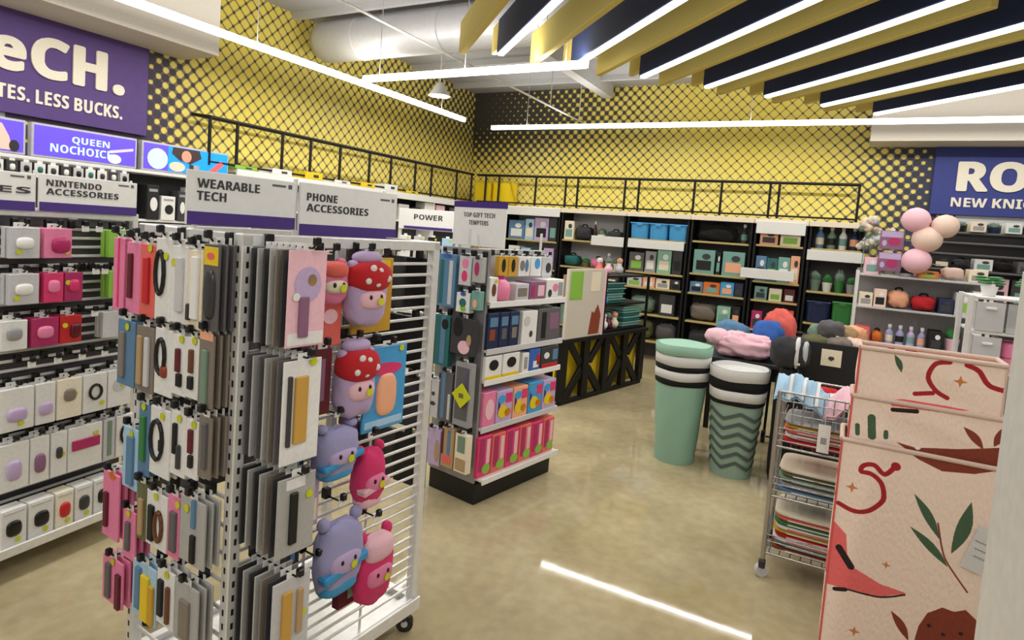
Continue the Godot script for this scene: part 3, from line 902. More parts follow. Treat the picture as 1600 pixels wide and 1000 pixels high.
func header(t: Node3D, z0: float, z1: float, x: float, y0: float, y1: float, lines: Array) -> void:
	var c := (z0 + z1) / 2
	var ln := absf(z1 - z0)
	var s := bx(t, "header_sign", Vector3(x, (y0 + y1) / 2, c), Vector3(0.012, y1 - y0, ln - 0.006), mat("white", "plastic", 0.5), 0.002)
	s.set_meta("label", "white sign card with purple lower band and black lettering")
	bx(s, "purple_band", Vector3(0.0065, -(y1 - y0) / 2 + 0.020, 0), Vector3(0.002, 0.038, ln - 0.008), mat("purple", "plastic", 0.5), 0.0005)
	for i in lines.size():
		letters(s, "lettering", lines[i][0], Transform3D(Basis(Vector3.UP, PI / 2), Vector3(0.006, 0.030 - i * 0.036, ln * 0.5 - 0.03)), 0.026, lines[i][1], mat("charcoal"), -1, 0.0, 0.002)
	bx(s, "printed_mark", Vector3(0.0062, 0.060, -ln * 0.5 + 0.07), Vector3(0.0016, 0.007, 0.05), mat("smoke"), 0.0004)
	bx(s, "printed_mark", Vector3(0.0062, 0.060, -ln * 0.5 + 0.028), Vector3(0.0016, 0.014, 0.014), mat("smoke"), 0.0004)

func strap_rack() -> void:
	var F := at(-1.345, 0, -1.88, deg_to_rad(-4.5))
	var white := mat("white", "metal")
	var t := thing("strap_rack", "white wheeled wire rack with watch straps and phone accessories", "rack", F)
	var L := 0.775
	for p in [Vector3(0, 0, 0), Vector3(-0.5, 0, 0), Vector3(-0.5, 0, L), Vector3(0, 0, L)]:
		var post := bx(t, "post", p + Vector3(0, 0.79, 0), Vector3(0.034, 1.40, 0.034), white, 0.003)
		if p.z > 0.1:
			for i in 34:
				bx(post, "slot", Vector3(0.0, -0.66 + i * 0.04, 0.0165), Vector3(0.008, 0.018, 0.003), mat("black"), 0.001)
				if p.x == 0.0:
					bx(post, "slot", Vector3(0.0165, -0.66 + i * 0.04, 0.0), Vector3(0.003, 0.018, 0.008), mat("black"), 0.001)
	for y in [0.11, 1.475]:
		bx(t, "frame_rail", Vector3(0, y, L / 2), Vector3(0.034, 0.034, L + 0.034), white, 0.003)
		bx(t, "frame_rail", Vector3(-0.5, y, L / 2), Vector3(0.034, 0.034, L + 0.034), white, 0.003)
		for z in [0.0, L]:
			bx(t, "frame_rail", Vector3(-0.25, y, z), Vector3(0.466, 0.034, 0.034), white, 0.003)
	bx(t, "base_tray", Vector3(-0.25, 0.10, L / 2), Vector3(0.56, 0.012, L + 0.04), white, 0.003)
	bx(t, "tray_lip", Vector3(0.028, 0.105, L / 2), Vector3(0.01, 0.05, L + 0.03), white, 0.003)
	for i in 32:
		var y := 0.17 + i * 0.040
		bx(t, "wire_bar", Vector3(0, y, L / 2), Vector3(0.008, 0.010, L - 0.03), white, 0.002)
	for z in [0.26, 0.52]:
		bx(t, "wire_upright", Vector3(-0.008, 0.79, z), Vector3(0.008, 1.35, 0.008), white, 0.002)
	for i in 16:
		bx(t, "wire_bar", Vector3(-0.25, 0.20 + i * 0.08, L), Vector3(0.47, 0.010, 0.008), white, 0.002)
	for p in [Vector3(0, 0, 0.03), Vector3(-0.5, 0, 0.03), Vector3(0, 0, L - 0.03)]:
		caster(t, p, mat("black", "plastic"))
	bx(t, "outrigger", Vector3(-0.63, 0.095, 0.6), Vector3(0.30, 0.03, 0.04), white, 0.003)
	caster(t, Vector3(-0.75, 0, 0.6), mat("black", "plastic"))
	for z in [0.02, 0.43, 0.77]:
		bx(t, "sign_post", Vector3(-0.25, 1.57, z), Vector3(0.012, 0.20, 0.012), white, 0.002)
	header(t, 0.435, 0.805, -0.24, 1.502, 1.658, [["WEARABLE", 0.20], ["TECH", 0.09]])
	header(t, -0.04, 0.425, -0.24, 1.485, 1.662, [["PHONE", 0.13], ["ACCESSORIES", 0.28]])
	# --- end face: rows of strap packs; [card, x0, x1, y0, y1, products]
	var black := [["bar", "black", -0.12, 0.55, 0.22, 0.45], ["bar", "charcoal", 0.15, 0.30, 0.2, 0.35], ["dot", "", 0.12, 0.86]]
	var rows := [
		[["pink", -0.550, -0.480, 1.24, 1.455, [["rect", "hot pink", 0, 0.5, 0.15, 0.9]]], ["pink", -0.462, -0.375, 1.243, 1.448, [["bar", "maroon", -0.12, 0.5, 0.25, 0.6]]], ["coral", -0.370, -0.284, 1.243, 1.448, [["bar", "red", 0.0, 0.48, 0.35, 0.6], ["dot", "", 0.2, 0.9]]], ["white", -0.278, -0.19, 1.245, 1.472, [["ring", "black", -0.15, 0.55, 0.55, 0.5], ["dot", "", 0.2, 0.75]]], ["white", -0.186, -0.10, 1.248, 1.456, [["bar", "pale grey", 0.1, 0.48, 0.4, 0.66], ["dot", "", -0.3, 0.74]]], ["cream", -0.095, -0.02, 1.243, 1.45, [["bar", "white", 0.1, 0.5, 0.45, 0.75], ["bar", "charcoal", -0.3, 0.2, 0.2, 0.2]]], ["smoke", -0.014, 0.06, 1.25, 1.472, [["rect", "yellow", 0, 0.82, 0.9, 0.2], ["lump", "charcoal", 0, 0.4, 0.7, 0.55], ["oval", "coral", 0.0, 0.82, 0.5, 0.08]]]],
		[["slate blue", -0.505, -0.395, 1.018, 1.213, [["bar", "taupe", -0.15, 0.45, 0.25, 0.65], ["dot", "", 0.1, 0.86]]], ["taupe", -0.383, -0.277, 1.02, 1.21, [["bar", "tan", -0.2, 0.45, 0.25, 0.7], ["bar", "pale grey", 0.2, 0.45, 0.22, 0.7]]], ["white", -0.266, -0.168, 1.03, 1.217, [["ring", "black", -0.1, 0.55, 0.5, 0.5], ["lump", "rust", 0.1, 0.35, 0.3, 0.18]]], ["white", -0.164, -0.09, 1.046, 1.213, [["bar", "maroon", 0.0, 0.55, 0.26, 0.36], ["bar", "black", 0.12, 0.25, 0.3, 0.2], ["dot", "", 0.2, 0.88]]], ["white", -0.086, -0.024, 1.05, 1.215, [["bar", "brown", 0.0, 0.58, 0.28, 0.36], ["bar", "black", 0.0, 0.25, 0.36, 0.2], ["dot", "", 0.2, 0.9]]], ["taupe", -0.02, 0.05, 1.041, 1.234, [["bar", "sage", 0.0, 0.4, 0.35, 0.7], ["rect", "peach", 0, 0.92, 0.9, 0.1]]]],
		[["pale blue", -0.448, -0.355, 0.71, 0.894, [["bar", "slate blue", 0.1, 0.45, 0.4, 0.75], ["dot", "", 0.1, 0.85]]], ["slate blue", -0.350, -0.285, 0.775, 0.982, [["bar", "green", 0.0, 0.5, 0.4, 0.6], ["dot", "", 0.0, 0.92]]], ["white", -0.278, -0.166, 0.794, 0.989, [["ring", "black", -0.1, 0.5, 0.6, 0.55], ["bar", "black", 0.12, 0.45, 0.12, 0.16], ["dot", "", 0.15, 0.85]]], ["white", -0.158, -0.078, 0.821, 0.998, black], ["white", -0.074, -0.01, 0.832, 0.992, [["bar", "maroon", 0.0, 0.6, 0.3, 0.38], ["bar", "black", 0.05, 0.28, 0.3, 0.2], ["dot", "", 0.2, 0.88]]], ["taupe", -0.006, 0.055, 0.85, 1.015, [["bar", "smoke", 0.1, 0.5, 0.3, 0.7]]]],
		[["pink", -0.578, -0.47, 0.52, 0.725, [["bar", "maroon", -0.2, 0.4, 0.2, 0.5], ["oval", "orange", 0.1, 0.92, 0.4, 0.1]]], ["pink", -0.433, -0.355, 0.49, 0.64, [["bar", "smoke", 0.0, 0.45, 0.3, 0.55], ["dot", "", 0.0, 0.88]]], ["olive", -0.346, -0.292, 0.575, 0.745, [["bar", "tan", 0.1, 0.4, 0.4, 0.6]]], ["white", -0.284, -0.166, 0.578, 0.74, [["bar", "black", -0.2, 0.4, 0.24, 0.6], ["ring", "brown", 0.15, 0.4, 0.35, 0.5], ["dot", "", 0.0, 0.88]]], ["pink", -0.158, -0.095, 0.581, 0.758, [["bar", "smoke", 0.1, 0.42, 0.5, 0.6], ["dot", "", 0.4, 0.85]]], ["clear grey", -0.088, 0.04, 0.596, 0.777, [["bar", "slate blue", 0.1, 0.75, 0.12, 0.4], ["bar", "black", 0.1, 0.25, 0.16, 0.4], ["dot", "", -0.2, 0.78]]]],
		[["pink", -0.563, -0.43, 0.311, 0.458, [["bar", "smoke", -0.15, 0.45, 0.22, 0.7], ["bar", "maroon", 0.35, 0.35, 0.2, 0.7], ["dot", "", 0.05, 0.88]]], ["pale blue", -0.358, -0.215, 0.339, 0.508, [["bar", "yellow", 0.1, 0.4, 0.3, 0.75], ["bar", "mustard", 0.36, 0.35, 0.18, 0.65], ["bar", "slate blue", -0.2, 0.5, 0.2, 0.7]]], ["white", -0.206, -0.11, 0.367, 0.533, [["bar", "black", -0.2, 0.45, 0.26, 0.6], ["bar", "brown", 0.22, 0.4, 0.18, 0.6], ["dot", "", 0.1, 0.88]]], ["clear grey", -0.10, 0.02, 0.36, 0.53, [["bar", "taupe", 0.0, 0.4, 0.4, 0.6]]]]]
	var rown := ["top", "second", "third", "fourth", "lowest"]
	for r in rows.size():
		for i in rows[r].size():
			var q: Array = rows[r][i]
			var cx: float = -0.55 + ((q[1] + q[2]) / 2 + 0.55) * 0.90
			var w: float = (q[2] - q[1]) * 0.93
			var h: float = (q[4] - q[3]) * 1.08
			hook(t, Vector3(cx, q[4] - 0.004, L + 0.012), Vector3(0, 0, 1), 0.055)
			for s in 3:
				var z := L + 0.066 - s * 0.019
				var name_ := "%s watch strap pack in front, %s from left, %s rack-end row" % [q[0], ORD[i], rown[r]]
				if s == 1:
					name_ = "%s strap pack behind the front one, %s from left, %s rack-end row" % [q[0], ORD[i], rown[r]]
				if s == 2:
					name_ = "%s strap pack rearmost on its hook, %s from left, %s rack-end row" % [q[0], ORD[i], rown[r]]
				hung("strap_pack", name_, "watch strap packs on the rack end", F * at(cx + s * 0.002, q[4], z), w, h, 0.007, q[0], q[5] if s == 0 else [])
	# --- stock on the far side, seen through the wires
	for r in 3:
		for i in 4:
			hook(t, Vector3(-0.518, 1.43 - r * 0.30, 0.13 + i * 0.17), Vector3(-1, 0, 0), 0.05)
			hung("dark_case", "dark phone case pack on the far side, %s from the back, %s row" % [ORD[i], rown[r]], "packs on the far side of the strap rack", F * at(-0.545, 1.434 - r * 0.30, 0.13 + i * 0.17, -PI / 2), 0.15, 0.27, 0.02, ["charcoal", "black", "smoke"][(r + i) % 3], [["lump", "smoke", 0, 0.45, 0.5, 0.6]])
	for r in 4:
		for i in 3:
			hook(t, Vector3(-0.42 + i * 0.165, 1.43 - r * 0.23, -0.018), Vector3(0, 0, -1), 0.05)
			hung("dark_case", "dark phone case pack on the back end, %s from the left, %s row" % [ORD[i], rown[r]], "packs on the back end of the strap rack", F * at(-0.42 + i * 0.165, 1.434 - r * 0.23, -0.045, PI), 0.155, 0.215, 0.02, ["black", "charcoal", "black"][(r + i) % 3], [["lump", "smoke", 0, 0.45, 0.5, 0.6]])
	# --- right face: deep stacks of long cards near the corner post; cards face +x
	var stacks := [
		[1.475, 0.262, "pale pink", [["oval", "lilac", 0.0, 0.62, 0.7, 0.35], ["oval", "gold", 0.1, 0.66, 0.25, 0.12], ["bar", "mauve", -0.1, 0.3, 0.25, 0.4], ["dot", "white", -0.3, 0.5], ["rect", "white", 0, 0.08, 0.95, 0.12]], "charcoal", "pink flowered"],
		[1.190, 0.285, "white", [["bar", "gold", -0.05, 0.5, 0.34, 0.62], ["bar", "charcoal", -0.35, 0.5, 0.1, 0.65], ["dot", "", 0.25, 0.93]], "smoke", "white and gold"],
		[0.880, 0.225, "clear grey", [["bar", "black", -0.1, 0.45, 0.2, 0.62], ["rect", "white", -0.05, 0.86, 0.5, 0.12], ["dot", "", 0.32, 0.68]], "charcoal", "grey and black"],
		[0.600, 0.250, "pale grey", [["bar", "gold", -0.15, 0.45, 0.26, 0.75], ["bar", "tan", 0.2, 0.55, 0.16, 0.5], ["dot", "", 0.3, 0.5]], "charcoal", "grey and tan"]]
	for r in 4:
		var q: Array = stacks[r]
		hook(t, Vector3(0.012, q[0] - 0.005, 0.715), Vector3(1, 0, 0), 0.19)
		for s in 7:
			var x := 0.185 - s * 0.0255
			var name_: String = "%s long strap card at the front of the %s corner stack" % [q[5], rown[r]]
			if s > 0:
				name_ = "%s long strap card, %s behind the front of the %s corner stack" % [["dark", "grey"][s % 2], ORD[s - 1], rown[r]]
			hung("strap_card", name_, "long strap cards in the corner stacks", F * at(x, q[0] - 0.001 * s, 0.715, PI / 2), 0.118, q[1], 0.006, q[2] if s == 0 else ["clear grey", q[4], "taupe", "clear grey", q[4], "clear grey", q[4]][s], q[3] if s == 0 else [["bar", q[4], 0, 0.5, 0.7, 0.7]])
	# --- right face further along: plush pouches and carded goods
	var P := func(y: float, z: float, x := 0.06) -> Transform3D: return F * at(x, y, z, PI / 2)
	for p in [[1.455, 0.54], [1.46, 0.40], [1.445, 0.335], [1.19, 0.43], [1.18, 0.555], [1.155, 0.28], [0.965, 0.49], [0.682, 0.46], [0.865, 0.34], [0.575, 0.30], [0.54, 0.545]]:
		hook(t, Vector3(0.006, p[0] - 0.004, p[1]), Vector3(1, 0, 0), 0.07)
	hung("yellow_card", "yellow backing card behind the mushroom pouches on the rack", "", P.call(1.445, 0.335, 0.035), 0.17, 0.255, 0.012, "mustard", [["rect", "yellow", 0.1, 0.86, 0.6, 0.14]])
	pouch("pink and cream plush pouch at the top of the rack side", P.call(1.455, 0.54), 0.12, 0.16, "pink", "cream", "coral", "none", 3)
	hung("salmon_card", "salmon pink card hanging below the pink and cream pouch", "", P.call(1.32, 0.525, 0.05), 0.09, 0.15, 0.02, "coral", [["oval", "pale pink", 0, 0.6, 0.6, 0.3]])
	pouch("lilac mushroom pouch with a red spotted cap, upper one", P.call(1.46, 0.405, 0.075), 0.155, 0.235, "lilac", "pale pink", "red", "cap", 5)
	pouch("lilac mushroom pouch with a red spotted cap, lower one", P.call(1.19, 0.43, 0.075), 0.15, 0.25, "lilac", "pale pink", "red", "cap", 6)
	for s in 4:
		hung("maroon_card", "maroon card, %s of four beside the lower mushroom pouch" % ORD[s], "maroon cards on the rack side", P.call(1.18, 0.555, 0.07 - s * 0.016), 0.07, 0.21, 0.006, "mauve" if s % 2 else "maroon", [["rect", "mauve", 0, 0.5, 0.3, 0.6]] if s == 0 else [])
	hung("toy_card", "blue card with a peach coloured toy under a pink arch", "", P.call(1.155, 0.28, 0.06), 0.19, 0.29, 0.01, "sky blue", [["lump", "peach", 0.02, 0.40, 0.5, 0.5], ["oval", "hot pink", 0.0, 0.70, 0.75, 0.14], ["rect", "pale blue", 0, 0.08, 0.9, 0.08], ["dot", "", 0.34, 0.92]])
	hung("purple_card", "narrow purple card behind the blue toy card", "", P.call(1.0, 0.40, 0.03), 0.07, 0.19, 0.01, "mauve", [])
	pouch("lavender animal pouch with a blue strap, upper one", P.call(0.965, 0.49, 0.075), 0.16, 0.20, "lavender", "lilac", "sky blue", "band", 8)
	pouch("lavender animal pouch with a blue belly, lower one", P.call(0.682, 0.46, 0.08), 0.18, 0.29, "lavender", "lilac", "sky blue", "band", 9)
	hung("white_card", "pale card tilted beside the lower lavender pouch", "", P.call(0.80, 0.575, 0.06), 0.08, 0.17, 0.01, "lilac", [["rect", "cream", 0, 0.3, 0.8, 0.4], ["dot", "", 0.1, 0.2]])
	for s in 3:
		hung("navy_card", "dark navy card, %s of three beside the lavender pouches" % ORD[s], "navy cards on the rack side", P.call(0.95 - s * 0.24, 0.605, 0.035), 0.05, 0.21, 0.02, "navy", [["rect", "slate blue", 0, 0.5, 0.3, 0.7]])
	pouch("hot pink animal pouch on the rack, upper one", P.call(0.865, 0.34, 0.07), 0.12, 0.24, "hot pink", "pink", "pale pink", "band", 11)
	pouch("hot pink animal pouch with small ears on the rack, lower one", P.call(0.575, 0.30, 0.075), 0.16, 0.30, "hot pink", "pink", "pale pink", "ears", 12)
	hung("maroon_sleeve", "dark red sleeve hanging low between lavender and pink pouches", "", P.call(0.54, 0.395, 0.045), 0.07, 0.24, 0.03, "maroon", [["rect", "sage", 0.2, 0.5, 0.3, 0.8]], "cloth")

func pouch(label: String, xf: Transform3D, w: float, h: float, c: String, face: String, extra: String, mode: String, sd: int) -> void:
	var t := thing("plush_pouch", label, "pouch", xf * at(0, -h, 0), "plush pouches on the rack")
	var st := new_st()
	add_blob(st, Vector3(0, h * 0.40, 0), Vector3(w * 0.5, h * 0.40, 0.042), 0.75, 0.10, sd, 22, 16)
	part(t, "body", st.commit(), mat(c, "fluff"))
	bx(t, "hang_loop", Vector3(0, h * 0.97, 0), Vector3(0.02, h * 0.08, 0.004), mat("white", "plastic"), 0.001)
	st = new_st()
	if mode == "cap":
		add_blob(st, Vector3(0, h * 0.66, 0.012), Vector3(w * 0.54, h * 0.21, 0.050), 0.85, 0.05, sd, 20, 12)
		var cap := part(t, "cap", st.commit(), mat(extra, "fluff"))
		for k in [[-0.25, 0.62], [0.05, 0.74], [0.28, 0.64], [0.0, 0.58], [-0.14, 0.78]]:
			st = new_st()
			add_blob(st, Vector3(k[0] * w, k[1] * h, 0.054), Vector3(0.013, 0.011, 0.006), 1.0, 0, 1, 10, 6)
			part(cap, "spot", st.commit(), mat("white", "fluff"))
		st = new_st()
		add_blob(st, Vector3(0, h * 0.90, 0), Vector3(w * 0.36, h * 0.09, 0.03), 0.9, 0.05, sd, 14, 8)
		part(t, "crown", st.commit(), mat(c, "fluff"))
	elif mode == "band":
		bx(t, "strap", Vector3(0, h * 0.30, 0.028), Vector3(w * 0.98, h * 0.10, 0.04), mat(extra, "cloth"), 0.01, Vector3(0, 0, 0.18))
		add_blob(st, Vector3(0, h * 0.10, 0), Vector3(w * 0.40, h * 0.12, 0.036), 0.7, 0.05, sd, 16, 10)
		part(t, "skirt", st.commit(), mat(extra, "fluff"))
	else:
		add_blob(st, Vector3(0, h * 0.66, 0.014), Vector3(w * 0.42, h * 0.16, 0.04), 0.8, 0.05, sd, 16, 10)
		part(t, "flap", st.commit(), mat(extra, "fluff"))
	st = new_st()
	add_blob(st, Vector3(0, h * 0.36, 0.030), Vector3(w * 0.36, h * 0.13, 0.022), 0.8, 0.03, sd, 16, 10)
	part(t, "face_patch", st.commit(), mat(face, "fluff"))
	for s in [-1, 1]:
		st = new_st()
		add_blob(st, Vector3(s * w * 0.14, h * 0.40, 0.050), Vector3(0.006, 0.008, 0.004), 1.0, 0, 1, 8, 6)
		part(t, "eye", st.commit(), mat("black", "plastic"))
		st = new_st()
		add_blob(st, Vector3(s * w * 0.36, h * 0.80, 0.0), Vector3(w * 0.11, h * 0.07, 0.02), 0.9, 0.0, 1, 10, 8)
		part(t, "ear", st.commit(), mat(c, "fluff"))
	part(t, "price_sticker", disc_mesh(0.012, 0.002, 10), mat("acid yellow"), at(w * 0.1, h * 0.34, 0.054))

# ---------------------------------------------------------------- rack of console accessories at the left edge
func console_rack() -> void:
	var F := at(-3.0, 0, -1.75, deg_to_rad(6.5))
	var white := mat("white", "metal")
	var t := thing("console_rack", "white wire rack of console accessories at the left edge", "rack", F)
	var z0 := 0.0
	var z1 := 1.25
	for p in [Vector3(-0.012, 0, z0), Vector3(-0.012, 0, z1), Vector3(-0.45, 0, z0), Vector3(-0.45, 0, z1)]:
		bx(t, "post", p + Vector3(0, 0.79, 0), Vector3(0.03, 1.42, 0.03), white, 0.003)
		caster(t, p + Vector3(0, 0, 0), mat("black", "plastic"))
	for y in [0.10, 1.48]:
		for x in [-0.012, -0.45]:
			bx(t, "frame_rail", Vector3(x, y, (z0 + z1) / 2), Vector3(0.03, 0.03, z1 - z0), white, 0.003)
		for z in [z0, z1]:
			bx(t, "frame_rail", Vector3(-0.23, y, z), Vector3(0.41, 0.03, 0.03), white, 0.003)
	bx(t, "base_shelf", Vector3(-0.17, 0.118, (z0 + z1) / 2), Vector3(0.56, 0.014, z1 - z0 + 0.02), white, 0.003)
	bx(t, "shelf_lip", Vector3(0.11, 0.122, (z0 + z1) / 2), Vector3(0.012, 0.04, z1 - z0 + 0.02), white, 0.003)
	bx(t, "backing_panel", Vector3(-0.04, 0.80, (z0 + z1) / 2), Vector3(0.006, 1.32, z1 - z0 - 0.04), mat("smoke", "metal"), 0.001)
	for i in 33:
		bx(t, "wire_bar", Vector3(-0.012, 0.17 + i * 0.039, (z0 + z1) / 2), Vector3(0.008, 0.012, z1 - z0 - 0.03), white, 0.002)
	for z in [0.44, 0.0 + 0.02, 1.0]:
		bx(t, "sign_post", Vector3(-0.012, 1.57, z), Vector3(0.01, 0.17, 0.01), white, 0.002)
	header(t, 0.005, 0.440, 0.01, 1.490, 1.645, [["NINTENDO", 0.23], ["ACCESSORIES", 0.31]])
	header(t, 0.448, 0.90, 0.01, 1.487, 1.64, [["CONSOLE", 0.2], ["GAMES", 0.4]])
	var rows := [
		[1.435, 0.135, [["pale grey", 0.575, 0.465, [["lump", "white", 0, 0.45, 0.6, 0.35], ["dot", "", -0.2, 0.2]]], ["pink", 0.450, 0.340, [["lump", "magenta", 0.1, 0.4, 0.7, 0.5], ["dot", "", 0.3, 0.2]]], ["lime", 0.180, 0.055, [["lump", "green", 0.1, 0.4, 0.7, 0.5], ["dot", "", -0.1, 0.8]]]]],
		[1.25, 0.135, [["pale grey", 0.575, 0.465, [["lump", "white", 0, 0.45, 0.6, 0.35], ["dot", "", -0.25, 0.2]]], ["hot pink", 0.447, 0.37, [["lump", "pink", 0, 0.5, 0.6, 0.4]]], ["magenta", 0.365, 0.29, [["lump", "hot pink", 0, 0.5, 0.6, 0.4], ["dot", "", -0.35, 0.6]]], ["lime", 0.175, 0.05, [["lump", "green", 0, 0.45, 0.7, 0.5], ["dot", "", 0, 0.5]]]]],
		[1.065, 0.13, [["white", 0.60, 0.505, [["lump", "grey", 0, 0.5, 0.6, 0.4]]], ["magenta", 0.49, 0.385, [["lump", "pink", 0, 0.45, 0.6, 0.4], ["dot", "", -0.2, 0.4]]], ["red", 0.380, 0.29, [["lump", "maroon", 0.2, 0.4, 0.5, 0.5], ["dot", "", -0.3, 0.6]]], ["pale grey", 0.197, 0.05, [["lump", "white", 0.3, 0.4, 0.3, 0.3], ["dot", "", 0.35, 0.15]]]]],
		[0.79, 0.185, [["white", 0.60, 0.475, [["lump", "lilac", 0, 0.35, 0.6, 0.3], ["dot", "", 0.1, 0.15]]], ["white", 0.468, 0.392, [["lump", "lilac", 0, 0.35, 0.7, 0.3], ["dot", "", 0.2, 0.3]]], ["ivory", 0.385, 0.282, [["lump", "taupe", 0, 0.55, 0.5, 0.3], ["dot", "", 0.2, 0.55]]], ["white", 0.276, 0.17, [["ring", "black", 0, 0.5, 0.5, 0.35], ["dot", "", 0.3, 0.2]]], ["white", 0.164, 0.055, [["oval", "pale grey", 0, 0.55, 0.6, 0.35], ["dot", "", 0.1, 0.55]]]]],
		[0.565, 0.205, [["white", 0.60, 0.49, [["lump", "lilac", 0, 0.4, 0.5, 0.4]]], ["white", 0.485, 0.412, [["lump", "mauve", 0, 0.4, 0.6, 0.4], ["dot", "", 0.1, 0.25]]], ["white", 0.405, 0.34, [["lump", "charcoal", 0, 0.5, 0.4, 0.25], ["dot", "", 0.2, 0.45]]], ["white", 0.335, 0.185, [["bar", "magenta", 0, 0.55, 0.8, 0.22], ["dot", "", 0.0, 0.5], ["dot", "", 0.3, 0.72]]], ["pale grey", 0.178, 0.125, [["rect", "sage", 0, 0.5, 0.4, 0.8]]], ["white", 0.118, 0.035, [["ring", "black", 0, 0.5, 0.5, 0.4], ["dot", "", -0.1, 0.4]]]]]]
	var rown := ["top", "second", "third", "fourth", "fifth"]
	for r in rows.size():
		var q: Array = rows[r]
		for i in q[2].size():
			var g: Array = q[2][i]
			var cz: float = (g[1] + g[2]) / 2
			hook(t, Vector3(0.0, q[0] - 0.004, cz), Vector3(1, 0, 0), 0.075)
			for s in 2:
				hung("accessory_pack", "%s accessory pack %s, %s from left, %s row of the left rack" % [g[0], ["in front", "behind"][s], ORD[i], rown[r]], "accessory packs on the left rack", F * at(0.065 - s * 0.035, q[0], cz, PI / 2), g[1] - g[2], q[1], 0.022, g[0], g[3] if s == 0 else [])
	for k in [[1.435, 0.30], [1.435, 0.24], [1.25, 0.25], [1.25, 0.21], [1.065, 0.25], [0.88, 0.5], [0.88, 0.4], [0.88, 0.3], [0.88, 0.2], [0.88, 0.1]]:
		hook(t, Vector3(0.0, k[0] - 0.004, k[1]), Vector3(1, 0, 0), 0.09)
		bx(t, "price_flap", Vector3(0.098, k[0] - 0.008, k[1]), Vector3(0.004, 0.026, 0.03), mat("white"), 0.001)
	var lows := [["white", 0.60, 0.505, "black"], ["white", 0.497, 0.40, "black"], ["ivory", 0.392, 0.318, "red"], ["white", 0.311, 0.235, "charcoal"], ["white", 0.228, 0.148, "black"], ["white", 0.141, 0.045, "pale grey"]]
	for i in lows.size():
		var g: Array = lows[i]
		boxed("accessory_box", "white accessory box on the left rack's bottom shelf, %s from left" % ORD[i], "box", "boxes on the left rack's bottom shelf", F * at(0.06, 0.1255, (g[1] + g[2]) / 2, PI / 2), Vector3(g[1] - g[2], 0.165, 0.07), g[0], [["lump", g[3], 0, 0.5, 0.6, 0.4], ["dot", "", 0.15, 0.2], ["rect", "pale grey", 0, 0.9, 0.8, 0.06]])

